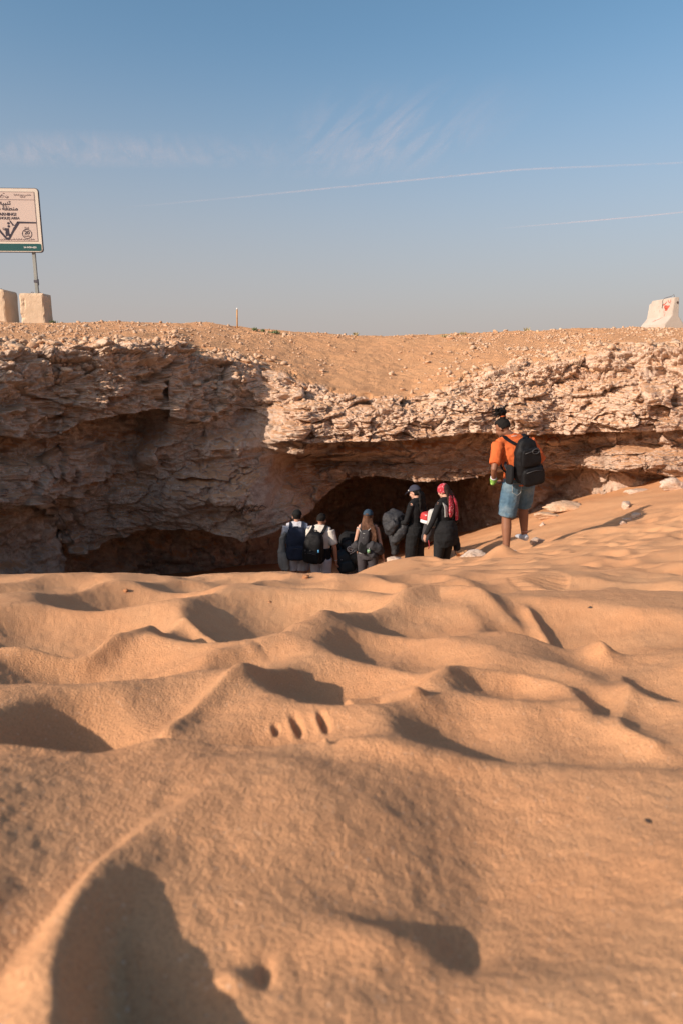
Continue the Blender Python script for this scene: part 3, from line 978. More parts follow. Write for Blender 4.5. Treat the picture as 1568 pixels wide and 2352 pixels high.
def tube(pts, rad, seg=10, ref=(0, 1, 0), rad2=None):
    pts = np.asarray(pts, float); n = len(pts)
    ra = np.broadcast_to(np.asarray(rad, float), (n,)); rb = ra if rad2 is None else np.broadcast_to(np.asarray(rad2, float), (n,))
    T = np.gradient(pts, axis=0); T /= np.linalg.norm(T, axis=1, keepdims=True) + 1e-9
    V = []
    ref = np.array(ref, float)
    for i in range(n):
        b = ref - T[i] * (ref @ T[i])
        if np.linalg.norm(b) < 1e-3: b = np.array([1, 0, 0]) - T[i] * T[i][0]
        b /= np.linalg.norm(b)
        a = np.cross(b, T[i])
        for k in range(seg):
            t = 2 * math.pi * k / seg
            V.append(pts[i] + a * ra[i] * math.cos(t) + b * rb[i] * math.sin(t))
    Fc = []
    for i in range(n - 1):
        for k in range(seg):
            q = (i * seg + k, i * seg + (k + 1) % seg, (i + 1) * seg + (k + 1) % seg, (i + 1) * seg + k)
            Fc.append(q)
    c0 = len(V); V.append(pts[0]); V.append(pts[-1])
    for k in range(seg):
        Fc.append((c0, (k + 1) % seg, k, k))
        Fc.append((c0 + 1, (n - 1) * seg + k, (n - 1) * seg + (k + 1) % seg, (n - 1) * seg + (k + 1) % seg))
    return np.array(V), np.array(Fc)

def mesh_any(name, V, faces):
    me = bpy.data.meshes.new(name)
    me.from_pydata([tuple(map(float, v)) for v in V], [], [tuple(dict.fromkeys(map(int, f))) for f in faces])
    me.validate(); me.update()
    return me
_old_mesh_np = mesh_np
def mesh_np(name, V, Fc):
    Fc = np.asarray(Fc)
    if Fc.shape[1] == 4 and (Fc[:, 2] == Fc[:, 3]).any(): return mesh_any(name, V, Fc)
    return _old_mesh_np(name, V, Fc)

def concrete(name, a, b, rust=0.0):
    s = NT(name)
    tc = s.n('TexCoord').outputs['Object']
    n1 = s.noise(2.2, 5, .6, tc); n2 = s.noise(60, 4, .7, tc); n3 = s.noise(9, 4, .7, tc)
    c = s.ramp(n1, [(.3, a), (.7, b)])
    c = s.mix(s.ramp(n2, [(.62, 0.0), (.75, .5)]), c, (.20, .13, .08))
    c = s.mix(s.ramp(n3, [(.66, 0.0), (.72, .6)]), c, (.30, .20, .12))
    bp = s.bump(n2, .35, .01); bp = s.bump(n3, .3, .03, bp)
    return s.done(c, .9, bp)
M_CONC = concrete('tan_concrete', (.50, .37, .25), (.60, .46, .33))
M_CONC2 = concrete('white_concrete', (.40, .34, .285), (.48, .42, .36))
M_STEEL = cloth('grey_steel', (.23, .24, .22), .55, .2, 8, .05, .5)
M_WIRE = cloth('rusty_wire', (.10, .07, .06), .7, .3, 30, .1)

def concrete_block(px0, px1, pyt, pyb, Y, dep, label, rz=0.0):
    a = at(px0, pyb, Y); b = at(px1, pyb, Y); t = at((px0 + px1) / 2, pyt, Y)
    wd = b[0] - a[0]; h = t[2] - a[2] + .25
    o = empty('concrete_block', ((a[0] + b[0]) / 2, Y + dep / 2, a[2] - .25), rz, label, 'concrete block', 'concrete blocks on the rim')
    def f(bm):
        box(bm, -wd / 2, wd / 2, -dep / 2, dep / 2, 0, h)
        bmesh.ops.subdivide_edges(bm, edges=bm.edges[:], cuts=14, use_grid_fill=True)
        for v in bm.verts:
            edge = sum((abs(abs(v.co.x) - wd / 2) < .001, abs(abs(v.co.y) - dep / 2) < .001, abs(v.co.z - h) < .001)) >= 2
            n_ = float(fbm(np.array([[v.co.x * 5 + px0, v.co.y * 5, v.co.z * 5]]), 3)[0])
            k = (.018 + .02 * n_) if edge else .006 * n_
            v.co.x -= math.copysign(k, v.co.x); v.co.y -= math.copysign(k, v.co.y); v.co.z -= k if v.co.z > h * .9 else 0
            # worn corner on the left
            if v.co.x < -wd * .25 and v.co.y < -dep * .4 and .35 < v.co.z < h * .85: v.co.y += max(0, .05 * n_ + .01)
    blk = prim(f, 'block', M_CONC, o)
    for sx in (-.08, .14):
        pts = [(sx + .05 * math.cos(t) , .0, h + .07 * math.sin(t) - .01) for t in np.linspace(0, math.pi, 9)]
        tube_mesh('lifting_loop', pts, .008, M_WIRE, o, 6)
    return o
concrete_block(49, 105, 673, 740, 22.0, .62, 'tan concrete block with a worn left corner standing below the sign pole')
concrete_block(-48, 16, 664, 738, 22.3, .95, 'tan concrete block cut by the left edge of the picture')

# jersey barrier on the right
def barrier():
    p = at(1547, 753, 22.0)
    o = empty('concrete_barrier', (p[0], p[1], p[2] - .12), R(6), 'whitish concrete road barrier with red paint marks on the right skyline', 'barrier')
    prof = [(-.33, 0), (-.33, .24), (-.12, .48), (-.075, 1.05), (.075, 1.05), (.12, .48), (.33, .24), (.33, 0)]
    prof = [(x * .92, z * .99) for x, z in prof]
    L = 1.45
    def f(bm):
        n = 18
        rings = [[bm.verts.new((x, y, z)) for x, z in prof] for y in np.linspace(0, L, n)]
        for i in range(n - 1):
            for k in range(len(prof)):
                bm.faces.new([rings[i][k], rings[i][(k + 1) % 8], rings[i + 1][(k + 1) % 8], rings[i + 1][k]])
        bm.faces.new(rings[0][::-1]); bm.faces.new(rings[-1])
        for v in bm.verts:
            if v.co.z > .9 and v.co.y > L * .93: v.co.z -= .09
        bmesh.ops.recalc_face_normals(bm, faces=bm.faces[:])
    bd = prim(f, 'barrier_body', M_CONC2, o, .012)
    M_RED = cloth('red_paint', (.42, .09, .06), .8, .3, 60, .2)
    # brush marks on the sloping left face
    def face(y, z):
        if z > .48: x = -.11 + (z - .48) / .57 * .041
        else: x = -.303 + (z - .24) / .24 * .193
        return Vector((x - .004, y, z * .99))
    def stroke(pts, wdt, name='paint_mark'):
        V = []; Fc = []
        for i, (y, z) in enumerate(pts):
            ww = wdt * RNG.uniform(.5, 1.3)
            V += [face(y, z + ww), face(y, z - ww)]
            if i: Fc.append((2 * i - 2, 2 * i - 1, 2 * i + 1, 2 * i))
        link(name, mesh_any(name, V, Fc), M_RED, o, False)
    for pts, wd in [([(.62, .86), (.5, .88), (.40, .95)], .018), ([(.36, .99), (.3, .93), (.25, .90)], .03), ([(.22, .98), (.18, .9)], .04),
            ([(.52, .80), (.42, .78), (.3, .77), (.22, .80)], .05), ([(.45, .72), (.38, .70), (.3, .71)], .045), ([(.5, .68), (.47, .6)], .02), ([(.75, .72), (.72, .66), (.7, .6)], .016),
            ([(.4, .62), (.42, .55), (.45, .5)], .022), ([(.5, .47), (.62, .43), (.75, .40), (.85, .36)], .014), ([(.8, .41), (.92, .35)], .012)]:
        stroke(pts, wd)
    tube_mesh('wire', [(-.03, .10, 1.04), (-.02, .16, 1.13), (-.04, .24, 1.09), (-.05, .62, 1.06), (-.085, .66, .98), (-.10, .60, .9), (-.115, .60, .75)], .008, M_WIRE, o, 6)
    def hole(bm):
        bmesh.ops.create_cone(bm, segments=14, radius1=.035, radius2=.035, depth=.02, cap_ends=True, matrix=Matrix.Translation((.03, -.006, .88)) @ Matrix.Rotation(R(90), 4, 'X'))
    prim(hole, 'bolt_hole', M_WIRE, o)
barrier()

# orange stake
M_STAKE = cloth('orange_wood', (.50, .25, .07), .8, .2, 40, .2)
M_WHITE = cloth('white_paint', (.75, .72, .68), .7, .1, 40, .1)
p = at(545.5, 752, 20.6)
st = empty('marker_stake', p, 0, 'thin orange wooden stake with a white tip standing on the skyline', 'stake')
tube_mesh('post', [(0, 0, -.1), (.005, 0, .25), (.012, 0, .50)], [.02, .019, .018], M_STAKE, st)
tube_mesh('tip', [(.012, 0, .502), (.013, 0, .545)], [.0195, .0185], M_WHITE, st)

# ------------------------------------------------------------------ warning sign
PW, PH = 2.06, 1.98
p0 = at(22, 578, 22.6)
sg = empty('warning_sign', (p0[0], p0[1], p0[2]), R(2.5), 'pink beige sinkholes warning sign with green footer on tall grey poles', 'sign')
M_PANEL = cloth('sign_beige', (.50, .40, .35), .6, .04, 6, .03)
M_CREAM = cloth('sign_cream', (.58, .51, .43), .6, .04, 6, .03)
M_INK = cloth('sign_ink', (.035, .030, .045), .6, .1, 6, .02)
M_THIN = cloth('sign_line', (.13, .09, .10), .6, .1, 6, .02)
M_GREEN = cloth('sign_green', (.012, .075, .075), .6, .1, 6, .02)
M_EDGE = cloth('sign_edge', (.06, .055, .07), .5, .1, 6, .02, .4)

def flatpoly(name, pts, y, m, parent, t=.004):
    """flat shape in the sign plane (x, z) with a little thickness, front at -y"""
    bm = bmesh.new()
    v = [bm.verts.new((x, y, z)) for x, z in pts]
    f = bm.faces.new(v)
    f.normal_update()
    r = bmesh.ops.extrude_face_region(bm, geom=[f])
    for e in r['geom']:
        if isinstance(e, bmesh.types.BMVert): e.co.y += t
    bmesh.ops.recalc_face_normals(bm, faces=bm.faces[:])
    me = bpy.data.meshes.new(name); bm.to_mesh(me); bm.free()
    return link(name, me, m, parent, False)
def rrect(x0, x1, z0, z1, r, n=5):
    out = []
    for cx, cz, a0 in ((x1 - r, z1 - r, 0), (x0 + r, z1 - r, 90), (x0 + r, z0 + r, 180), (x1 - r, z0 + r, 270)):
        for k in range(n + 1):
            a = R(a0 + 90 * k / n)
            out.append((cx + r * math.cos(a), cz + r * math.sin(a)))
    return out
hw = PW / 2
sg.scale = (1, 1, .93)
flatpoly('panel', rrect(-hw, hw, 0, PH, .09), .0, M_CREAM, sg, .05)
flatpoly('edge_trim', rrect(-hw - .022, hw + .022, -.022, PH + .022, .1), .012, M_EDGE, sg, .05)
flatpoly('face_field', rrect(-hw + .11, hw - .11, .33, PH - .10, .015), -.004, M_PANEL, sg)
flatpoly('footer_band', rrect(-hw + .025, hw - .025, .025, .255, .04), -.004, M_GREEN, sg)
def ring_line(x0, x1, z0, z1, wdt, name='border_line'):
    bm = bmesh.new()
    box(bm, x0, x1, -.0085, -.0045, z1 - wdt, z1); box(bm, x0, x1, -.0085, -.0045, z0, z0 + wdt)
    box(bm, x0, x0 + wdt, -.0085, -.0045, z0 + wdt, z1 - wdt); box(bm, x1 - wdt, x1, -.0085, -.0045, z0 + wdt, z1 - wdt)
    me = bpy.data.meshes.new(name); bm.to_mesh(me); bm.free()
    return link(name, me, M_THIN, sg, False)
ring_line(-hw + .11, hw - .11, .33, PH - .10, .010)
flatpoly('divider_line', [(-hw + .12, 1.625), (hw - .12, 1.625), (hw - .12, 1.637), (-hw + .12, 1.637)], -.0085, M_THIN, sg)

DG = None
def text(body, x, z, size, m, parent, y=-.0085, align='CENTER', name='lettering', bold=.0):
    c = bpy.data.curves.new('t', 'FONT')
    c.body = body; c.size = size; c.align_x = align; c.offset = bold
    c.extrude = .0015
    o = bpy.data.objects.new('t', c)
    COL.objects.link(o)
    dg = bpy.context.evaluated_depsgraph_get()
    me = bpy.data.meshes.new_from_object(o.evaluated_get(dg))
    bpy.data.objects.remove(o)
    me.name = name
    me.transform(Matrix.Translation((x, y, z)) @ Matrix.Rotation(R(90), 4, 'X'))
    return link(name, me, m, parent, False)
def words(body, x, z, size, m, parent, **kw):
    ws_ = [text(t, 0, z, size, m, parent, align='LEFT', name='word', **kw) for t in body.split(' ')]
    wd = []
    for o in ws_:
        xs = [v.co.x for v in o.data.vertices]; wd.append((min(xs), max(xs)))
    gap = size * .28
    tot = sum(b - a for a, b in wd) + gap * (len(wd) - 1)
    cur = x - tot / 2
    for o, (a, b) in zip(ws_, wd):
        o.data.transform(Matrix.Translation((cur - a, 0, 0))); cur += b - a + gap
AR = lambda *c: ''.join(chr(k) for k in c)
# Arabic words in joined letter forms, set left to right
T_TANBIH = '!' + AR(0xFEEA, 0xFEF4, 0xFE92, 0xFEE8, 0xFE97)
T_AREA = AR(0xFEDD, 0xFEEE, 0xFEA3, 0xFEA9) + ' ' + AR(0xFE94, 0xFED8, 0xFEC4, 0xFEE8, 0xFEE3)
text(T_TANBIH, -.02, 1.47, .19, M_INK, sg, bold=.004)
words(T_AREA, -.09, 1.30, .19, M_INK, sg, bold=.004)
text('WARNING!', 0, 1.135, .128, M_INK, sg, bold=.004)
text('SINKHOLES AREA', 0, 1.02, .105, M_INK, sg, bold=.003)
# pit diagram: road, hole, falling car and stones
flatpoly('road_line', [(.33, .905), (.33, .955), (hw - .12, .94), (hw - .12, .895), (.40, .895)], -.0085, M_INK, sg)
flatpoly('road_line', [(-.40, .905), (-.40, .955), (-hw + .12, .955), (-hw + .12, .905)], -.0085, M_INK, sg)
flatpoly('pit_line', [(-.41, .95), (-.35, .955), (-.2, .68), (-.03, .45), (.03, .45), (.14, .64), (.22, .80), (.33, .952), (.40, .90), (.26, .70), (.20, .62), (.07, .40), (.03, .375), (-.03, .375), (-.07, .40), (-.24, .62), (-.40, .88)], -.0085, M_INK, sg)
flatpoly('car_symbol', [(-.13, .76), (.0, .74), (.06, .74), (.06, .58), (.03, .55), (.0, .50), (-.05, .48), (-.06, .58), (-.05, .66), (-.13, .69)], -.0085, M_INK, sg)
flatpoly('car_symbol', [(-.10, .74), (-.075, .74), (-.075, .70), (-.10, .70)], -.0128, M_PANEL, sg)
def disc(x, z, r, m, y=-.0085, name='stone_symbol'):
    return flatpoly(name, [(x + r * math.cos(t), z + r * math.sin(t)) for t in np.linspace(0, 2 * math.pi, 20)[:-1]], y, m, sg)
disc(.06, .52, .045, M_INK, name='wheel_symbol'); disc(.06, .895, .04, M_INK); disc(.06, .80, .04, M_INK)
flatpoly('falling_symbol', [(.09, 1.0), (.115, 1.01), (.135, .965), (.25, .81), (.235, .775), (.20, .785), (.105, .94)], -.0085, M_INK, sg)
disc(.215, .80, .022, M_PANEL, -.0128); disc(.115, .975, .012, M_PANEL, -.0128)
def annulus(name, x, z, r, wdt, m, y=-.0085, parent=None):
    bm = bmesh.new()
    A = [(math.cos(t), math.sin(t)) for t in np.linspace(0, 2 * math.pi, 37)[:-1]]
    o_ = [bm.verts.new((x + r * a, y, z + r * b)) for a, b in A]; i_ = [bm.verts.new((x + (r - wdt) * a, y, z + (r - wdt) * b)) for a, b in A]
    for k in range(36):
        bm.faces.new([o_[k], o_[(k + 1) % 36], i_[(k + 1) % 36], i_[k]])
    me = bpy.data.meshes.new(name); bm.to_mesh(me); bm.free()
    return link(name, me, m, parent or sg, False)
annulus('speed_ring', .60, .565, .155, .022, M_INK)
text('20', .60, .555, .16, M_INK, sg, bold=.004)
text('km/hr', .60, .475, .075, M_THIN, sg)
text(AR(0xFE94, 0xFECB, 0xFEAE, 0xFEB4, 0xFEDF, 0xFE8D), .60, .755, .05, M_THIN, sg)
text(AR(0xFEF3, 0xFEEE, 0xFEBC, 0xFED8, 0xFEDF, 0xFE8D), .60, .72, .05, M_THIN, sg)
# emblem and small print
fl = [(-.13, 1.70), (-.10, 1.76), (-.06, 1.79), (-.02, 1.76), (.02, 1.715), (.06, 1.69), (.10, 1.70), (.13, 1.735)]
for k, (dx, dz) in enumerate(((0, 0), (.015, -.012))):
    pts = [(x + dx, z + dz + .005) for x, z in fl] + [(x + dx, z + dz - .005) for x, z in fl[::-1]]
    flatpoly('emblem', pts, -.0085 - .0003 * k, M_THIN, sg)
annulus('emblem', -.06, 1.72, .04, .008, M_THIN); annulus('emblem', .08, 1.72, .035, .008, M_THIN)
flatpoly('emblem', [(-.04, 1.825), (0, 1.84), (.04, 1.825), (0, 1.81)], -.0085, M_THIN, sg)
sm = AR(0xFE94, 0xFEF4, 0xFEDC, 0xFEE0, 0xFEE4, 0xFEDF, 0xFE8D) + ' ' + AR(0xFEA9, 0xFEEE, 0xFECC, 0xFEB3) + ' ' + AR(0xFEE6, 0xFE91) + ' ' + AR(0xFEF9, 0xFEE3, 0xFE8E, 0xFEE3)
words(sm, .56, 1.765, .062, M_THIN, sg); text(AR(0xFE94, 0xFEF4, 0xFEDC, 0xFEE0, 0xFEE4, 0xFEDF, 0xFE8D), .56, 1.705, .06, M_THIN, sg)
words(sm, -.50, 1.765, .062, M_THIN, sg)
fp = ' '.join([AR(0xFEA4, 0xFEE0, 0xFEB4, 0xFEE3), sm, AR(0xFEE6, 0xFEE3), AR(0xFEE2, 0xFEDA, 0xFEE3), sm])
words(fp, .03, .375, .068, M_THIN, sg)
M_SWHITE = cloth('sign_white', (.72, .70, .66), .6, .03, 6, .02)
text('IA-WSH-005', .66, .115, .075, M_SWHITE, sg, bold=.001)
text(AR(0xFE94, 0xFEF4, 0xFEE4, 0xFEA4, 0xFEE3), -.44, .115, .06, M_SWHITE, sg)
# poles behind the panel, with clamps
for sx in (.71, -.71):
    zb = at(80, 690, 22.9)[2] - p0[2]
    def f(bm): box(bm, sx - .045, sx + .045, .066, .156, zb - .4, PH - .1)
    pole = prim(f, 'pole', M_STEEL, sg, .008)
    def g(bm):
        box(bm, sx - .06, sx + .06, .055, .064, -.98, -.90); box(bm, sx - .06, sx - .047, .066, .17, -.98, -.90)
        box(bm, sx + .047, sx + .062, .05, .16, -1.06, -.86)
    prim(g, 'clamp', M_EDGE, pole)

# ------------------------------------------------------------------ paint scrawls on the rock
def scrawl(px_pts, wd, m, label):
    bvh = cliff_bvh()
    V, Fc = [], []
    for st_ in px_pts:
        st_ = np.array(st_, float)
        t = np.linspace(0, len(st_) - 1, len(st_) * 5)
        xs = np.interp(t, range(len(st_)), st_[:, 0]); ys_ = np.interp(t, range(len(st_)), st_[:, 1])
        pr = None
        for x, y in zip(xs, ys_):
            pair = []
            for o_ in (-wd, wd):
                d_ = Vector(at(x, y + o_, 10.0)).normalized()
                h = bvh.ray_cast(Vector((0, 0, 0)), d_)
                pair.append(h[0] - d_ * .02 if h[0] else None)
            if pr and all(pair) and all(pr):
                i = len(V); V += [pr[0], pr[1], pair[1], pair[0]]; Fc.append((i, i + 1, i + 2, i + 3))
            pr = pair
    return tag(link('graffiti', mesh_any('graffiti', V, Fc), m, None, False), label, 'graffiti')
M_SCR = cloth('black_spray', (.11, .09, .085), .9, .3, 30, .1)
M_SCR2 = cloth('red_spray', (.38, .13, .09), .9, .3, 30, .1)
scrawl([[(532, 1178), (540, 1170), (548, 1178), (552, 1168), (556, 1180), (560, 1166), (566, 1175), (574, 1165), (578, 1176), (584, 1165), (592, 1158), (594, 1170), (602, 1160), (612, 1166)]], 1.0, M_SCR, 'faint black scrawl on the shaded rock above the two men in white')
scrawl([[(1252, 1018), (1258, 1008), (1272, 1004), (1280, 1010), (1286, 1022)]], 1.2, M_SCR2, 'faint red scrawl on the rock right of the man in orange')

# ------------------------------------------------------------------ thin high cloud and aircraft trails
def cloud_mat(name, sx, sy, amt, lo, hi):
    s = NT(name)
    tc = s.n('TexCoord').outputs['UV']
    mp = s.n('Mapping'); mp.inputs['Scale'].default_value = (sx, sy, 1); s.l(tc, mp.inputs[0])
    n = s.noise(1.0, 7, .62, mp.outputs[0], .7)
    s.t.nodes.remove(s.b)
    sp = s.n('SeparateXYZ'); s.l(tc, sp.inputs[0])
    e = lambda k: s.math('MULTIPLY', s.ramp(sp.outputs[k], [(0, 0.0), (.35, 1.0)]), s.ramp(sp.outputs[k], [(.55, 1.0), (1, 0.0)]))
    f = s.math('MULTIPLY', s.ramp(n, [(lo, 0.0), (hi, 1.0)]), s.math('MULTIPLY', e(0), e(1)))
    f = s.math('MULTIPLY', f, amt)
    df = s.n('BsdfDiffuse'); tr = s.n('BsdfTranslucent'); tp = s.n('BsdfTransparent')
    for x in (df, tr): x.inputs[0].default_value = (.92, .80, .80, 1)
    m1 = s.n('MixShader'); m2 = s.n('MixShader')
    m1.inputs[0].default_value = .5
    s.l(df.outputs[0], m1.inputs[1]); s.l(tr.outputs[0], m1.inputs[2])
    s.l(f, m2.inputs[0]); s.l(tp.outputs[0], m2.inputs[1]); s.l(m1.outputs[0], m2.inputs[2])
    s.l(m2.outputs[0], s.t.nodes['Material Output'].inputs[0])
    return s.m
def sky_pt(px, py, alt):
    q = at(px, py, 1.0)
    return q * (alt / q[2])
def sheet(name, pts, m, label, wid, alt=8000):
    """level ribbon along sky points (photo positions); wid metres"""
    c = np.array([sky_pt(px, py, alt) for px, py in pts])
    t = np.linspace(0, len(c) - 1, 60)
    c = np.stack([np.interp(t, range(len(c)), c[:, k]) for k in range(3)], -1)
    T = np.gradient(c, axis=0); T[:, 2] = 0; T /= np.linalg.norm(T, axis=1, keepdims=True)
    S_ = np.stack([-T[:, 1], T[:, 0], 0 * T[:, 0]], -1)
    V = np.stack([c - S_ * wid / 2, c, c + S_ * wid / 2], 1).reshape(-1, 3)
    me = mesh_np(name, V, grid_faces(60, 3))
    uv = me.uv_layers.new(name='UVMap')
    li = np.zeros(len(me.loops), np.int32); me.loops.foreach_get('vertex_index', li)
    uvs = np.stack([(li // 3) / 59.0, (li % 3) / 2.0], -1)
    uv.data.foreach_set('uv', uvs.astype(np.float32).ravel())
    return tag(link(name, me, m, None, False), label, 'cloud')
def patch(name, corners, m, label, alt=8500):
    c = np.array([sky_pt(px, py, alt) for px, py in corners])
    u = np.linspace(0, 1, 20); U, W_ = np.meshgrid(u, u, indexing='ij')
    V = (c[0] * (1 - U)[..., None] * (1 - W_)[..., None] + c[1] * U[..., None] * (1 - W_)[..., None] + c[2] * (U * W_)[..., None] + c[3] * ((1 - U) * W_)[..., None])
    me = mesh_np(name, V.reshape(-1, 3), grid_faces(20, 20))
    uv = me.uv_layers.new(name='UVMap')
    li = np.zeros(len(me.loops), np.int32); me.loops.foreach_get('vertex_index', li)
    uv.data.foreach_set('uv', np.stack([U.ravel()[li], W_.ravel()[li]], -1).astype(np.float32).ravel())
    return tag(link(name, me, m, None, False), label, 'cloud')
sheet('contrail', [(250, 480), (560, 452), (900, 418), (1200, 389), (1640, 371), (2300, 350)], cloud_mat('trail', 60, 1, .40, .25, .55), 'long thin aircraft trail rising across the sky from the left to the right edge', 420)
sheet('contrail', [(1130, 526), (1300, 512), (1450, 499), (1640, 480), (2100, 440)], cloud_mat('trail_short', 40, 1, .6, .2, .5), 'short thin aircraft trail low on the right side of the sky', 520)
patch('cirrus_cloud', [(520, 415), (1060, 415), (1370, 150), (640, 190)], cloud_mat('cirrus', 11, 2.0, .42, .42, .82), 'feathery wisp of high cloud fanning up right of centre')
patch('cirrus_cloud', [(-250, 385), (760, 392), (700, 300), (-250, 290)], cloud_mat('cirrus_band', 26, 1.6, .34, .32, .8), 'pale level band of high cloud on the left half of the sky')
# ------------------------------------------------------------------ people
ICO5 = ico(5); ICO3 = ico(3)

def v3(*a): return np.array(a, float)

def solid(parts, voxel=.011, smooth=4, wr=0.0, ws=9.0, seed=0.0, name='m'):
    """union of closed pieces as one continuous surface"""
    V, Fc = [], []
    n = 0
    for v, f in parts:
        V.append(np.asarray(v, float)); Fc += [tuple(dict.fromkeys(int(i) + n for i in q)) for q in f]
        n += len(v)
    me = bpy.data.meshes.new('tmp'); me.from_pydata(np.concatenate(V).tolist(), [], Fc); me.update()
    bm = bmesh.new(); bm.from_mesh(me); bmesh.ops.recalc_face_normals(bm, faces=bm.faces[:]); bm.to_mesh(me); bm.free()
    o = bpy.data.objects.new('tmp', me); COL.objects.link(o)
    md = o.modifiers.new('r', 'REMESH'); md.mode = 'VOXEL'; md.voxel_size = voxel
    ms = o.modifiers.new('s', 'SMOOTH'); ms.factor = .5; ms.iterations = smooth
    dg = bpy.context.evaluated_depsgraph_get()
    out = bpy.data.meshes.new_from_object(o.evaluated_get(dg))
    bpy.data.objects.remove(o); bpy.data.meshes.remove(me)
    out.name = name
    if wr:
        k = len(out.vertices)
        co = np.zeros(k * 3, np.float32); out.vertices.foreach_get('co', co); co = co.reshape(-1, 3)
        no = np.zeros(k * 3, np.float32); out.vertices.foreach_get('normal', no); no = no.reshape(-1, 3)
        d_ = ridged(co * np.array([ws, ws, ws * 1.6]) + seed, 2) * .6 + fbm(co * ws * .5 + seed, 2)
        out.vertices.foreach_set('co', (co + no * (wr * d_)[:, None]).ravel())
        out.update()
    return out

def ell(c, r, rot=None, base=None):
    V, Fc = base or ICO3
    P_ = V * np.array(r)
    if rot is not None: P_ = P_ @ np.array(rot).T
    return P_ + np.array(c), Fc

def superbox(c, sz, e=.38, taper=1.0, rot=None, noise_=0.0, seed=0., bow=0.0):
    V, Fc = ICO5
    P_ = np.sign(V) * np.abs(V) ** e
    P_ *= np.array(sz) / 2
    t = (P_[:, 2] / (sz[2] / 2) + 1) / 2
    P_[:, 0] *= 1 - (1 - taper) * t ** 1.6
    P_[:, 1] *= 1 - (1 - taper) * .7 * t ** 1.6
    if bow: P_[:, 1] -= bow * (1 - (P_[:, 0] / (sz[0] / 2)) ** 2) * (1 - (2 * t - 1) ** 2)
    if noise_:
        nrm = V
        P_ = P_ + nrm * (noise_ * (ridged(P_ * 9 + seed, 2) * .5 + fbm(P_ * 5 + seed, 2)))[:, None]
    if rot is not None: P_ = P_ @ np.array(rot).T
    return P_ + np.array(c), Fc

def hand(w, d_, side, curl=.5):
    """w wrist, d_ pointing direction, side = thumb side direction"""
    d_ = v3(*d_) / np.linalg.norm(d_); side = v3(*side); side = side - d_ * (side @ d_); side /= np.linalg.norm(side)
    nrm = np.cross(d_, side)
    out = [tube([w - d_ * .02, w + d_ * .03, w + d_ * .075, w + d_ * .095], [.024, .034, .040, .036], 10, nrm, [.019, .016, .014, .011])]
    for k, (o_, L) in enumerate(((.030, .068), (.010, .077), (-.010, .072), (-.029, .056))):
        b = w + d_ * .085 + side * o_
        p = [b]; ang = .12
        for j, fr in enumerate((.45, .32, .23)):
            ang += curl * (.5 + .25 * j)
            p.append(p[-1] + (d_ * math.cos(ang) + nrm * math.sin(ang)) * L * fr)
        out.append(tube(p, [.0098, .0092, .0085, .0065], 8, nrm))
    b = w + d_ * .025 + side * .026
    t1 = b + (d_ * .7 + side * .6 + nrm * .25) * .038
    out.append(tube([b, t1, t1 + (d_ * .95 + side * .1 + nrm * .3) * .032], [.013, .0115, .008], 8, nrm))
    return out

DEF = dict(pel=(0, 0, .94), spi=(0, .01, 1.10), che=(0, 0, 1.30), nec=(0, .0, 1.46), hea=(0, .03, 1.605),
           shL=(-.175, 0, 1.425), elL=(-.245, -.03, 1.13), wrL=(-.245, .06, .88), shR=(.175, 0, 1.425), elR=(.245, -.03, 1.13), wrR=(.245, .06, .88),
           hiL=(-.088, 0, .91), knL=(-.10, .03, .49), anL=(-.10, -.02, .09), hiR=(.088, 0, .91), knR=(.10, .03, .49), anR=(.10, -.02, .09),
           yaw=0., pit=0., roll=0., hdL=None, hdR=None, toe=.0)

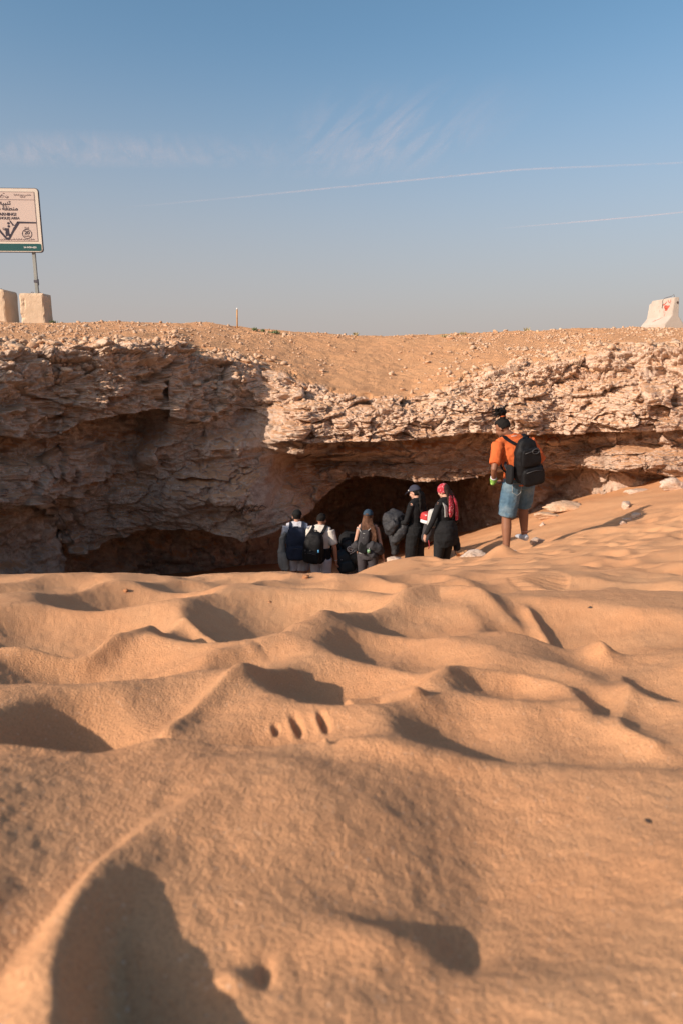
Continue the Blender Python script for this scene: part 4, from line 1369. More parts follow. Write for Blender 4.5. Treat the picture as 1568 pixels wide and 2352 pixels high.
class Fig:
    def __init__(s, px, py, Y, rz, label, h=1.72, fem=False, sink=0.0, **pose):
        p = at(px, py, Y)
        s.loc = Vector(p); s.rz = rz; s.sc = h / 1.72; s.fem = fem
        s.J = {}
        for k, v in {**DEF, **pose}.items():
            s.J[k] = v3(*v) if isinstance(v, tuple) else v
        s.o = empty('person', s.loc, R(rz), label, 'person')
        s.o.scale = (s.sc,) * 3
        a = s.J
        s.hr = np.array(Matrix.Rotation(R(a['yaw']), 3, 'Z') @ Matrix.Rotation(R(a['roll']), 3, 'Y') @ Matrix.Rotation(R(-a['pit']), 3, 'X'))
    def ext(s, name, label, cat, group=None):
        """a carried thing: its own top-level empty with the same place as the person"""
        o = empty(name, s.loc, R(s.rz), label, cat, group)
        o.scale = (s.sc,) * 3
        return o
    def hp(s, x, y, z):       # point in head space
        return s.hr @ v3(x, y, z) + s.J['hea']
    def spine(s, z0, z1, n=9, off_=0.0, lo=None):
        a = s.J
        K = np.array([a['pel'] - (0, 0, .10), a['pel'], a['spi'], a['che'], a['nec'] * .85 + a['che'] * .15, a['nec'] + (0, 0, .03)])
        L = np.array([-.10, 0, .16, .36, .49, .55])
        if s.fem:
            RX = np.array([.150, .158, .118, .142, .150, .07]); RY = np.array([.112, .118, .088, .105, .085, .062])
        else:
            RX = np.array([.145, .152, .142, .170, .165, .08]); RY = np.array([.108, .112, .102, .115, .090, .068])
        t = np.linspace(z0, z1, n)
        pts = np.stack([np.interp(t, L, K[:, k]) for k in range(3)], -1)
        for _ in range(1): pts[1:-1] = (pts[:-2] + 2 * pts[1:-1] + pts[2:]) / 4
        return pts, np.interp(t, L, RX) + off_, np.interp(t, L, RY) + off_
    def torso(s, z0=-.10, z1=.55, off_=0.0, seg=18):
        pts, rx, ry = s.spine(z0, z1, 12, off_)
        d_ = s.J['shR'] - s.J['shL']; fw = np.cross([0, 0, 1.], d_ / np.linalg.norm(d_))
        return tube(pts, rx, seg, fw, ry)
    def limb(s, a, b, c, ra, t0=0., t1=2., off_=0.0, seg=12, n=13):
        """a-b-c chain; t in 0..2; ra radii at t = 0, .5, 1, 1.5, 2"""
        A, B, C_ = s.J[a], s.J[b], s.J[c]
        t = np.linspace(t0, t1, n)
        pts = np.where((t <= 1)[:, None], A + (B - A) * t[:, None], B + (C_ - B) * (t - 1)[:, None])
        r = np.interp(t, [0, .5, 1, 1.35, 2], ra) + off_
        return tube(pts, r, seg)
    def arm(s, sd, t0=0., t1=2., off_=0.0, ra=None):
        ra = ra or ([.052, .044, .038, .038, .026] if not s.fem else [.044, .037, .032, .031, .022])
        return s.limb('sh' + sd, 'el' + sd, 'wr' + sd, ra, t0, t1, off_)
    def leg(s, sd, t0=0., t1=2., off_=0.0, ra=None):
        ra = ra or [.094, .080, .062, .064, .038]
        return s.limb('hi' + sd, 'kn' + sd, 'an' + sd, ra, t0, t1, off_, 14)
    def yoke(s, off_=0.):
        a = s.J
        return [tube([a['shL'], a['shL'] * .5 + a['nec'] * .5 + v3(0, 0, .005), a['nec'], a['shR'] * .5 + a['nec'] * .5 + v3(0, 0, .005), a['shR']], [.05 + off_, .058 + off_, .07 + off_, .058 + off_, .05 + off_], 12)]
    def body(s, skin, hands=True, feet=True):
        a = s.J
        P_ = [s.torso(), s.arm('L'), s.arm('R'), s.leg('L'), s.leg('R')] + s.yoke(-.008)
        P_.append(tube([a['nec'] - (0, 0, .04), a['nec'] + (0, .005, .03), a['hea'] + s.hr @ v3(0, -.015, -.05)], [.062, .052, .05], 12))
        hh = lambda x, y, z, r: P_.append(ell(s.hp(x, y, z), r, s.hr))
        hh(0, -.005, .02, (.073, .092, .092)); hh(0, .028, -.045, (.055, .062, .062)); hh(0, .062, -.085, (.026, .024, .022))
        hh(0, .092, -.018, (.011, .018, .026)); hh(0, .078, -.058, (.024, .014, .010))
        for sx in (-1, 1): hh(sx * .076, -.008, -.012, (.010, .020, .032)); hh(sx * .032, .072, -.03, (.026, .02, .022))
        if hands:
            for sd, sg_ in (('L', 1), ('R', -1)):
                dr = a['hd' + sd]
                d_ = a['wr' + sd] - a['el' + sd] if dr is None else dr
                P_ += hand(a['wr' + sd], d_, v3(sg_ * .25, 1, .1), .45)
        if feet:
            for sd in 'LR':
                an = a['an' + sd]
                P_.append(tube([an + (0, -.05, -.045), an + (0, .0, -.04), an + (0, .10, -.055), an + (0, .17, -.065)], [.030, .036, .042, .030], 10, (0, 0, 1), [.030, .035, .025, .016]))
        b = link('body', solid(P_, .0085, 3, name='body'), skin, s.o)
        for sx in (-1, 1):
            link('eye', mesh_np('eye', *ell(s.hp(sx * .031, .083, .006), (.012, .008, .008), s.hr)), M_EYE, s.o)
        return b
    def shoes(s, m):
        for sd in 'LR':
            an = s.J['an' + sd]
            link('shoe', solid([tube([an + (0, -.065, -.045), an + (0, -.03, -.03), an + (0, .06, -.045), an + (0, .15, -.058), an + (0, .19, -.066)], [.034, .043, .047, .044, .028], 12, (0, 0, 1), [.036, .048, .038, .027, .018])], .008, 2, name='shoe'), m, s.o)
    def wear(s, name, parts, m, voxel=.010, smooth=3, wr=.006, ws=9., label=None):
        o = link(name, solid(parts, voxel, smooth, wr, ws, float(RNG.uniform(0, 50)), name), m, s.o)
        if label: o['label'] = label
        return o
    def cap_shape(s, grow=.010, z0=.012, shrink=1.0):
        """skull cap above z0 in head space, open below"""
        V, Fc = ICO5
        P_ = V * np.array((.073 + grow, .092 + grow, .092 + grow))
        P_[:, 2] = np.maximum(P_[:, 2], z0 - .02 + .0 * P_[:, 1])
        return (P_ + v3(0, -.005, .02)) @ s.hr.T + s.J['hea'], Fc
    def hair_back(s, low=-.07, grow=.012, front=.03):
        V, Fc = ICO5
        P_ = V * np.array((.073 + grow, .092 + grow, .092 + grow))
        P_[:, 1] = np.where(P_[:, 2] < .045, np.minimum(P_[:, 1], front - .3 * np.maximum(0, .045 - P_[:, 2])), P_[:, 1])
        P_[:, 2] = np.maximum(P_[:, 2], low)
        P_ = P_ * (1 + .03 * fbm(V * 6, 2))[:, None]
        return (P_ + v3(0, -.005, .02)) @ s.hr.T + s.J['hea'], Fc

M_EYE = cloth('eye_dark', (.03, .02, .018), .3, .1, 30, 0.0, .5)
SKIN_BROWN = cloth('skin_brown', (.205, .092, .052), .55, .12, 30, .06, .35)
SKIN_TAN = cloth('skin_tan', (.42, .22, .15), .55, .1, 30, .06, .35)
SKIN_LIGHT = cloth('skin_light', (.50, .28, .20), .55, .1, 30, .06, .35)
HAIR_BLACK = cloth('hair_black', (.012, .010, .009), .75, .3, 90, .5, .12)
HAIR_BROWN = cloth('hair_brown', (.10, .048, .028), .7, .5, 90, .5, .15)
BLACK = cloth('black_cloth', (.012, .012, .013), .9, .25, 60, .3)
CHAR = cloth('charcoal_cloth', (.045, .043, .047), .9, .25, 60, .3)
NAVY = cloth('navy_cloth', (.020, .026, .046), .85, .25, 60, .3)
NYLON = cloth('black_nylon', (.006, .006, .007), .65, .3, 70, .4, .22)
WHITE = cloth('white_cotton', (.52, .52, .56), .9, .08, 40, .25)
CREAM = cloth('cream_cotton', (.58, .53, .47), .9, .08, 40, .25)
GREYP = cloth('pale_grey_cotton', (.42, .41, .44), .9, .1, 40, .25)
ORANGE = cloth('orange_cotton', (.52, .115, .033), .9, .08, 40, .25)
LGREY = cloth('light_grey_webbing', (.40, .40, .38), .8, .1, 60, .2)

def denim():
    s = NT('blue_denim')
    tc = s.n('TexCoord').outputs['Object']
    n1 = s.noise(7, 4, .6, tc); n2 = s.noise(140, 3, .7, tc)
    c = s.ramp(n1, [(.35, (.045, .095, .145)), (.5, (.075, .14, .195)), (.68, (.15, .21, .25))])
    c = s.mix(s.ramp(n2, [(.35, .35), (.55, 0)]), c, (.06, .10, .16))
    return s.done(c, .9, s.bump(n2, .3, .003))
M_DENIM = denim()
def dots(name, a, b, scale):
    s = NT(name)
    tc = s.n('TexCoord').outputs['Object']
    v = s.n('TexVoronoi', feature='F1'); v.inputs['Scale'].default_value = scale; s.l(tc, v.inputs['Vector'])
    n = s.noise(scale * 1.6, 3, .6, tc)
    f = s.math('MAXIMUM', s.ramp(v.outputs['Distance'], [(.16, 1.0), (.24, 0.0)]), s.ramp(n, [(.60, 0.0), (.64, .8)]))
    return s.done(s.mix(f, a, b), .9)
M_BANDANA = dots('red_bandana', (.36, .03, .045), (.66, .40, .40), 26)
M_LIME = dots('lime_bandana', (.16, .34, .06), (.50, .62, .22), 45)
def rings_mat():
    s = NT('printed_cotton')
    tc = s.n('TexCoord').outputs['Object']
    v = s.n('TexVoronoi', feature='F1'); v.inputs['Scale'].default_value = 7.5; s.l(tc, v.inputs['Vector'])
    w_ = s.math('SINE', s.math('MULTIPLY', v.outputs['Distance'], 34.0))
    f = s.math('MULTIPLY', s.ramp(w_, [(.55, 0.0), (.75, .9)]), s.ramp(v.outputs['Distance'], [(.42, 1.0), (.5, 0.0)]))
    return s.done(s.mix(f, (.26, .25, .29), (.04, .045, .07)), .9)
M_PRINT = rings_mat()
def strapm(name, pts, m, parent, w_=.028, t_=.006, ref=(0, 1, 0)):
    P_ = np.array(pts, float)
    t = np.linspace(0, len(P_) - 1, len(P_) * 6)
    Q = np.stack([np.interp(t, range(len(P_)), P_[:, k]) for k in range(3)], -1)
    for _ in range(6): Q[1:-1] = (Q[:-2] + 2 * Q[1:-1] + Q[2:]) / 4
    n = len(Q)
    T = np.gradient(Q, axis=0); T /= np.linalg.norm(T, axis=1, keepdims=True)
    S_ = v3(1, 0, 0) - T * T[:, :1]; S_ /= np.linalg.norm(S_, axis=1, keepdims=True)
    V = []; 
    Nn = np.cross(T, S_)
    for i in range(n):
        V += [Q[i] - S_[i] * w_ - Nn[i] * t_, Q[i] + S_[i] * w_ - Nn[i] * t_, Q[i] + S_[i] * w_ + Nn[i] * t_, Q[i] - S_[i] * w_ + Nn[i] * t_]
    Fc = [(0, 1, 2, 3), (4 * n - 1, 4 * n - 2, 4 * n - 3, 4 * n - 4)]
    for i in range(n - 1):
        for k in range(4): Fc.append((4 * i + k, 4 * i + (k + 1) % 4, 4 * i + 4 + (k + 1) % 4, 4 * i + 4 + k))
    return link(name, mesh_any(name, V, Fc), m, parent, False)

def backpack(F, label, c, sz, m, m2=None, roll=0., tilt=0., e=.40, taper=.78, pockets=((0, -.12, .8, .42, .07),), group='backpacks worn by the hikers', straps=True, smat=None, sxo=.10):
    """c centre in figure space; pockets: (x, z, width share, height share, depth)"""
    o = F.ext('backpack', label, 'backpack', group)
    rot = Matrix.Rotation(R(roll), 3, 'Y') @ Matrix.Rotation(R(tilt), 3, 'X')
    ra = np.array(rot)
    bodyv = superbox((0, 0, 0), sz, e, taper, None, .014, RNG.uniform(0, 40), .02)
    link('bag_body', mesh_np('bag_body', bodyv[0] @ ra.T + np.array(c), bodyv[1]), m, o)
    for (x, z, wz, hz, dp) in pockets:
        pv = superbox((x, -sz[1] / 2 - dp * .1, z), (sz[0] * wz, dp * 2, sz[2] * hz), .42, .9, None, .005, RNG.uniform(0, 40))
        pk = link('pocket', mesh_np('pocket', pv[0] @ ra.T + np.array(c), pv[1]), m2 or m, o)
        zp = np.array([(x - sz[0] * wz * .36, -sz[1] / 2 - dp * 1.0, z + sz[2] * hz * .30), (x, -sz[1] / 2 - dp * 1.09, z + sz[2] * hz * .36), (x + sz[0] * wz * .36, -sz[1] / 2 - dp * 1.0, z + sz[2] * hz * .30)]) @ ra.T + np.array(c)
        tube_mesh('zip', zp, .005, M_ZIP, pk, 6)
    top = np.array([(-.045, .02, sz[2] * .48), (-.035, .0, sz[2] * .56), (.035, .0, sz[2] * .56), (.045, .02, sz[2] * .48)]) @ ra.T + np.array(c)
    tube_mesh('grab_handle', top, .011, m, o, 6)
    if straps:
        a = F.J
        for sx, sd in ((-1, 'L'), (1, 'R')):
            sh = a['sh' + sd] * .62 + a['nec'] * .38
            t0 = np.array((sx * sxo, sz[1] * .25, sz[2] * .40)) @ ra.T + np.array(c)
            b0 = np.array((sx * sz[0] * .45, sz[1] * .3, -sz[2] * .36)) @ ra.T + np.array(c)
            ch = a['che']
            strapm('shoulder_strap', [t0, sh + v3(0, -.075, .045), sh + v3(0, .0, .088), sh + v3(sx * .015, .09, .01), ch + v3(sx * .13, .155, -.04), a['spi'] + v3(sx * .172, .05, .0), b0], smat or m, o)
    return o
M_ZIP = cloth('zip_grey', (.035, .035, .038), .5, .2, 60, .05, .5)

# --- man in orange
f = Fig(1182, 1268, 8.6, 15, 'person in orange t-shirt and denim shorts with black backpack, hair tied up, hand on hip', 1.735,
        hea=(-.225, .08, 1.60), nec=(-.125, .02, 1.465), che=(-.085, 0, 1.30), spi=(-.05, 0, 1.10), pel=(-.03, 0, .94), yaw=34., pit=26., shL=(-.315, 0, 1.405), shR=(.115, .02, 1.43),
        elL=(-.42, -.12, 1.115), wrL=(-.33, .05, .925), hdL=(.6, .3, -.15), elR=(.30, -.02, 1.15), wrR=(.22, .12, .955), hdR=(-.55, .35, -.25),
        hiL=(-.095, 0, .90), knL=(-.135, .03, .47), anL=(-.15, -.04, .05), knR=(.14, .11, .58), anR=(.175, .10, .20))
f.body(SKIN_BROWN)
f.wear('t_shirt', [f.torso(-.05, .50, .024), f.arm('L', 0, .80, .014, [.060, .056, .058, .06, .06]), f.arm('R', 0, .90, .018, [.064, .060, .060, .06, .06])] + f.yoke(.008), ORANGE, wr=.011, ws=9)
f.wear('shorts', [f.torso(-.12, .05, .022), f.leg('L', 0, .97, .0, [.125, .118, .108, .1, .09]), f.leg('R', 0, .97, .0, [.125, .118, .108, .1, .09])], M_DENIM, wr=.008, ws=10)
f.shoes(cloth('grey_shoe', (.42, .43, .46), .7, .15, 60, .2))
hr_ = [f.hair_back(-.045, .012, .02)]
hair = f.wear('hair', hr_, HAIR_BLACK, .008, 2, .003, 30)
bun = [tube([f.hp(0, -.05, .10), f.hp(0, -.065, .145)], [.038, .034], 12)]
bc = f.hp(-.01, -.078, .178)
bun.append(ell(bc, (.052, .05, .05)))
for k in range(26):
    a_ = RNG.uniform(0, 6.28); L = RNG.uniform(.06, .13)
    dr = v3(math.cos(a_) * .8 - .45, math.sin(a_) * .6, RNG.uniform(-.3, .9)); dr /= np.linalg.norm(dr)
    p1 = bc + dr * L * .6; p2 = p1 + dr * L * .5 + v3(-.02, 0, -.035)
    bun.append(tube([bc, p1, p2], [.015, .011, .005], 6))
bb = f.wear('hair_bun', bun, HAIR_BLACK, .007, 1, .003, 30)
link('hair_tie', mesh_np('hair_tie', *tube([f.hp(0, -.059, .122), f.hp(0, -.0625, .134)], [.0395, .039], 14)), ORANGE, f.o)
nk = [f.J['nec'] + v3(.072 * math.cos(t), .062 * math.sin(t), .030 + .012 * math.sin(t + 2.6)) for t in np.linspace(0, 6.28, 26)]
tube_mesh('necklace', nk, .006, CREAM, f.o, 6)
wr_, el_ = f.J['wrL'], f.J['elL']
dv = (wr_ - el_) / np.linalg.norm(wr_ - el_)
f.wear('wristband', [tube([wr_ - dv * .085, wr_ - dv * .05, wr_ - dv * .01], [.040, .046, .040], 14), ell(wr_ - dv * .02 + v3(-.02, -.02, -.02), (.03, .025, .03))], M_LIME, .008, 2, .004, 20)
tube_mesh('wrist_cuff', [wr_ - dv * .10, wr_ - dv * .088], [.041, .041], WHITE, f.o, 14)
an = f.J['anR']
tube_mesh('anklet', [an + v3(.042 * math.cos(t), .042 * math.sin(t), .045) for t in np.linspace(0, 6.28, 18)], .005, cloth('pink_thread', (.55, .28, .22), .8), f.o, 6)
# patch pocket stitched on the seat of the shorts
pp = [f.J['pel'] + v3(x, y, z) for x, y, z in ((-.125, -.118, -.02), (-.02, -.148, -.02), (-.02, -.142, -.13), (-.07, -.148, -.165), (-.125, -.118, -.13), (-.125, -.118, -.02))]
tube_mesh('pocket_seam', pp, .0035, cloth('denim_thread', (.32, .34, .34), .8), f.o, 5)
bp = backpack(f, 'big black backpack with curved front pockets on the back of the man in orange', (-.045, -.235, 1.215), (.345, .19, .56), NYLON, None, -9., 6., .62, .74,
              ((.0, .07, .74, .40, .034), (.02, -.17, .88, .40, .05)), sxo=.11)
bpc = np.array((-.045, -.235, 1.215))
ring = np.array([(.045 * math.cos(t) + .05, -.10 - .050, .030 * math.sin(t) + .13) for t in np.linspace(0, 6.28, 22)]) @ np.array(Matrix.Rotation(R(-9), 3, 'Y')).T + bpc
tube_mesh('emblem', ring, .006, M_ZIP, bp, 6)
for sx in (-1, 1):
    sp = superbox((0, 0, 0), (.05, .15, .24), .45, .9)
    link('side_pocket', mesh_np('side_pocket', sp[0] + bpc + v3(sx * .19 - .02 * (sx < 0), .02, -.16), sp[1]), BLACK, bp)
strapm('hip_strap', [bpc + v3(-.17, .0, -.20), bpc + v3(-.24, .10, -.06), f.J['spi'] + v3(-.16, -.03, .10)], CHAR, bp, .016, .004)

# --- man with navy backpack
f = Fig(685, 1384, 12.0, 2, 'person in white shirt and short white shorts wearing a black cap and navy backpack', 1.74, yaw=-4., pit=8.)
f.body(SKIN_TAN)
f.wear('shirt', [f.torso(-.06, .52, .024), f.arm('L', 0, .95, .016, [.068, .062, .060, .06, .06]), f.arm('R', 0, .95, .016, [.068, .062, .060, .06, .06]), tube([f.J['nec'] + (0, -.005, -.01), f.J['nec'] + (0, 0, .035)], [.072, .066], 14)] + f.yoke(.010), WHITE, wr=.007)
f.wear('shorts', [f.torso(-.12, .04, .024), f.leg('L', 0, .66, .0, [.122, .120, .12, .1, .1]), f.leg('R', 0, .66, .0, [.122, .120, .12, .1, .1])], GREYP, wr=.006)
f.shoes(CHAR)
f.wear('hair', [f.hair_back(-.06, .008, .0)], HAIR_BLACK, .008, 2, .002, 30)
f.wear('cap', [f.cap_shape(.018, .03), tube([f.hp(0, .07, .045), f.hp(0, .15, .03), f.hp(0, .18, .02)], [.07, .068, .05], 14, f.hr @ v3(0, 0, 1), [.012, .008, .005])], cloth('black_cap', (.012, .012, .012), .9, .2, 60, .3), .008, 2, .001)
backpack(f, 'tall navy backpack with shoulder straps on the man in white shorts and black cap', (-.01, -.225, 1.165), (.36, .22, .56), NAVY, None, 0., 2., .34, .84, ((0, -.13, .82, .44, .035),), sxo=.105)
jk = f.ext('sweater', 'pale grey sweater hanging down the left side of the navy backpack', 'sweater')
link('cloth', solid([tube([(-.20, -.16, 1.36), (-.255, -.13, 1.25), (-.275, -.10, 1.0), (-.265, -.10, .75), (-.22, -.10, .66)], [.03, .05, .066, .07, .06], 14, (0, 1, 0), [.03, .04, .045, .045, .03]),
                     tube([(-.24, -.10, .95), (-.20, -.12, .8), (-.19, -.12, .65)], [.05, .05, .045], 12)], .010, 3, .010, 7, 3., 'cloth'), cloth('grey_wool', (.24, .235, .22), .95, .12, 40, .4), jk)

# --- man in cream polo with the black backpack
f = Fig(737, 1394, 11.7, -14, 'person in cream polo shirt and grey trousers with black backpack, arm hanging at the side', 1.72, yaw=-14., pit=12., hea=(.01, .05, 1.60),
        elL=(-.26, -.02, 1.14), wrL=(-.20, .10, .92), elR=(.27, -.04, 1.13), wrR=(.275, .03, .88))
f.body(SKIN_BROWN if False else cloth('skin_mid', (.34, .165, .105), .55, .1, 30, .06, .35))
f.wear('polo_shirt', [f.torso(-.02, .52, .022), f.arm('L', 0, .80, .016, [.066, .060, .058, .06, .06]), f.arm('R', 0, .80, .016, [.066, .060, .058, .06, .06]), tube([f.J['nec'] + (0, -.005, -.015), f.J['nec'] + (0, 0, .04)], [.078, .072], 14)] + f.yoke(.010), CREAM, wr=.007)
for sd in 'LR':
    A_, B_ = f.J['sh' + sd], f.J['el' + sd]
    tube_mesh('sleeve_stripe', [A_ + (B_ - A_) * .745, A_ + (B_ - A_) * .765], [.0765, .0765], NAVY, f.o, 16)
f.wear('vest_panel', [f.torso(-.09, .17, .034)], BLACK, wr=.007, label='black lower hem of a layer tied round the waist')
f.wear('trousers', [f.torso(-.12, .02, .022), f.leg('L', 0, 1.9, .0, [.118, .100, .085, .078, .065]), f.leg('R', 0, 1.9, .0, [.118, .100, .085, .078, .065])], GREYP, wr=.009, ws=7)
f.shoes(CHAR)
f.wear('hair', [f.hair_back(-.04, .010, .02)], HAIR_BLACK, .008, 2, .003, 40)
wr_, el_ = f.J['wrL'], f.J['elL']; dv = (wr_ - el_) / np.linalg.norm(wr_ - el_)
tube_mesh('watch', [wr_ - dv * .035, wr_ - dv * .005], [.034, .034], NYLON, f.o, 12)
wr_, el_ = f.J['wrR'], f.J['elR']; dv = (wr_ - el_) / np.linalg.norm(wr_ - el_)
tube_mesh('bracelet', [wr_ - dv * .02, wr_ - dv * .008], [.030, .030], LGREY, f.o, 12)
bp = backpack(f, 'rounded black backpack with a blue tag worn over the cream polo shirt', (-.055, -.225, 1.17), (.36, .24, .56), NYLON, None, 5., 4., .50, .74, ((0, -.14, .80, .40, .05),), sxo=.10)
link('tag', mesh_np('tag', *superbox((.075, -.40, 1.15), (.025, .012, .05), .5)), cloth('blue_tag', (.10, .34, .60), .5), bp)
for x in (-.16, -.07):
    link('buckle', mesh_np('buckle', *superbox((x, -.40, 1.15), (.03, .012, .03), .6)), M_ZIP, bp)

# --- bent hiker between the men and the long-haired woman
f = Fig(812, 1388, 12.25, 10, 'person bending forward in dark top and grey printed trousers, half hidden beneath bags', 1.70,
        pel=(0, -.05, .80), spi=(0, .08, .94), che=(-.02, .22, 1.06), nec=(-.03, .33, 1.16), hea=(-.04, .45, 1.22), pit=50., shL=(-.19, .28, 1.13), shR=(.15, .28, 1.13),
        elL=(-.27, .30, .88), wrL=(-.22, .42, .70), elR=(.22, .34, .88), wrR=(.18, .45, .72), hiL=(-.09, -.04, .78), hiR=(.09, -.04, .78), knL=(-.15, .10, .42), knR=(.14, .10, .42), anL=(-.15, -.02, .09), anR=(.14, -.02, .09))
f.body(SKIN_TAN)
f.wear('top', [f.torso(-.02, .52, .022), f.arm('L', 0, 1.9, .016), f.arm('R', 0, 1.9, .016)] + f.yoke(.01), BLACK, wr=.008)
f.wear('trousers', [f.torso(-.12, .06, .03), f.leg('L', 0, 1.9, .0, [.16, .16, .15, .13, .10]), f.leg('R', 0, 1.9, .0, [.16, .16, .15, .13, .10])], M_PRINT, wr=.012, ws=6)
f.shoes(CHAR)
f.wear('hair', [f.hair_back(-.06, .014, .03)], HAIR_BLACK, .008, 2, .003, 40)
TEAL = cloth('dark_teal_nylon', (.010, .022, .030), .6, .3, 60, .3, .4)
bp = F_ = f.ext('backpack', 'dark teal backpack hanging between the man in cream polo and the mat tube', 'backpack', 'backpacks worn by the hikers')
pv = superbox((-.20, -.22, .93), (.34, .26, .42), .45, .85, np.array(Matrix.Rotation(R(-14), 3, 'Y')), .01, 3.)
link('bag_body', mesh_np('bag_body', *pv), TEAL, bp)
pv = superbox((-.20, -.33, .86), (.26, .10, .20), .45, .9, None, .006, 8.)
link('pocket', mesh_np('pocket', *pv), TEAL, bp)
strapm('shoulder_strap', [(-.26, -.12, 1.12), (-.22, .08, 1.24), (-.19, .26, 1.22), (-.24, .30, 1.0)], TEAL, bp)
for x, z in ((-.14, 1.09), (-.13, .92), (-.30, 1.0)):
    link('buckle', mesh_np('buckle', *superbox((x, -.365, z), (.02, .012, .014), .6)), LGREY, bp)
dk = f.ext('duffel_bag', 'black bulky bag behind the mat tube with the white round emblem', 'bag')
link('bag_body', solid([superbox((-.06, .0, 1.20), (.44, .32, .40), .55, .8, None, .02, 5.), superbox((.12, -.02, 1.08), (.26, .26, .30), .6, .9, None, .02, 9.)], .013, 4, .008, 6, 2., 'bag_body'), BLACK, dk)
tb = f.ext('mat_tube', 'slanting black mat tube with a white round emblem at its upper end', 'mat tube')
A_, B_ = v3(-.20, -.30, 1.30), v3(.17, -.34, .66)
tube_mesh('tube_case', [A_ - (B_ - A_) * .012, A_, A_ * .6 + B_ * .4, B_, B_ + (B_ - A_) * .012], [.068, .082, .084, .082, .068], cloth('black_foam', (.020, .021, .021), .75, .2, 30, .2, .4), tb, 26)
tube_mesh('worn_band', [A_ * .68 + B_ * .32, A_ * .40 + B_ * .60], [.0848, .0848], cloth('worn_grey', (.05, .05, .045), .8, .4, 12, .3), tb, 26)
ax = (B_ - A_) / np.linalg.norm(B_ - A_)
fw = v3(-.17, -1, .15); fw -= ax * (fw @ ax); fw /= np.linalg.norm(fw); rt = np.cross(fw, ax)
def on_tube(s_, a_): return A_ + ax * s_ + (fw * math.cos(a_ / .082) + rt * math.sin(a_ / .082)) * .086
def tube_stroke(name, pts, wd):
    tube_mesh(name, [on_tube(a_, b_) for a_, b_ in pts], wd, M_SWHITE, tb, 6)
tube_stroke('emblem_ring', [(.115 + .050 * math.cos(t), .050 * math.sin(t)) for t in np.linspace(0, 6.29, 26)], .0085)
tube_stroke('emblem_stroke', [(.135, -.025), (.105, -.028), (.09, -.005), (.10, .02), (.12, .018), (.122, -.006), (.15, .03)], .007)
tube_stroke('emblem_bar', [(.195, -.05), (.195, .02), (.193, .055), (.18, .058)], .009)

# --- woman with long brown hair
f = Fig(843, 1384, 11.5, -8, 'person with long brown hair, blue cap, sleeveless black top and dark grey leggings', 1.67, True, yaw=-6., pit=6.,
        shL=(-.155, 0, 1.41), shR=(.155, 0, 1.41), elL=(-.22, -.01, 1.13), wrL=(-.20, .14, .93), elR=(.235, -.05, 1.12), wrR=(.275, .02, .86))
f.body(SKIN_LIGHT)
f.wear('tank_top', [f.torso(.04, .44, .012)], BLACK, wr=.004)
f.wear('leggings', [f.torso(-.12, .10, .012), f.leg('L', 0, 1.95, .007, [.102, .08, .057, .056, .038]), f.leg('R', 0, 1.95, .007, [.102, .08, .057, .056, .038])], cloth('grey_legging', (.055, .048, .052), .85, .15, 50, .2), wr=.003)
f.shoes(BLACK)
hs = [f.hair_back(-.07, .012, .03)]
for k in range(34):
    u = k / 33.0 - .5
    x0 = u * .13
    hs.append(tube([f.hp(x0, -.08 + abs(u) * .10, .0), f.hp(x0 * 1.25, -.105 + abs(u) * .09, -.12), f.J['nec'] + v3(u * .22 + .02, -.115 + RNG.uniform(-.015, .015), -.02), f.J['nec'] + v3(u * .24 + .045 + RNG.normal() * .012, -.135 + RNG.uniform(-.02, .02), -.17), f.J['nec'] + v3(u * .17 + .06 + RNG.normal() * .015, -.15 + RNG.uniform(-.02, .02), -.27 - RNG.uniform(0, .09))], [.02, .022, .02, .016, .006], 7))
f.wear('hair', hs, HAIR_BROWN, .0075, 1, .003, 40)
f.wear('cap', [f.cap_shape(.020, .03), tube([f.hp(0, .07, .045), f.hp(0, .15, .03), f.hp(0, .18, .02)], [.07, .068, .05], 14, f.hr @ v3(0, 0, 1), [.012, .008, .005])], cloth('blue_cap', (.030, .055, .085), .9, .2, 60, .3), .008, 2, .001)
link('cap_opening', mesh_np('cap_opening', *ell(f.hp(0, -.108, .045), (.032, .008, .018), f.hr)), HAIR_BROWN, f.o)
tube_mesh('cap_strap', [f.hp(-.04, -.110, .028), f.hp(0, -.1195, .025), f.hp(.04, -.110, .028)], .006, CHAR, f.o, 6)
bp = f.ext('backpack', 'small slim black hydration backpack with grey trim on the long haired woman', 'backpack', 'backpacks worn by the hikers')
bv = superbox((-.05, -.165, 1.19), (.20, .10, .42), .5, .85, np.array(Matrix.Rotation(R(6), 3, 'Y')), .006, 2., .02)
link('bag_body', mesh_np('bag_body', *bv), CHAR, bp)
bv = superbox((-.06, -.205, 1.11), (.15, .06, .24), .5, .85, np.array(Matrix.Rotation(R(6), 3, 'Y')), .006, 12.)
link('pocket', mesh_np('pocket', *bv), BLACK, bp)
for sx, sd in ((-1, 'L'), (1, 'R')):
    sh = f.J['sh' + sd] * .66 + f.J['nec'] * .34
    strapm('shoulder_strap', [v3(-.05 + sx * .07, -.14, 1.33), sh + v3(0, -.07, .03), sh + v3(0, .01, .065), sh + v3(0, .09, -.02), v3(sx * .12, .12, 1.2), v3(-.05 + sx * .10, -.10, 1.05)], CHAR, bp, .024)
    tube_mesh('trim', [v3(-.05 + sx * .05, -.185, 1.36), v3(-.05 + sx * .08, -.165, 1.40), v3(-.05 + sx * .115, -.135, 1.43), v3(-.05 + sx * .14, -.10, 1.40)], .008, LGREY, bp, 6)
tube_mesh('trim', [v3(-.10, -.20, 1.36), v3(-.05, -.215, 1.345), v3(.0, -.20, 1.36)], .006, LGREY, bp, 6)
tube_mesh('trim', [v3(-.145, -.20, .99), v3(-.09, -.225, .985)], .006, LGREY, bp, 6)
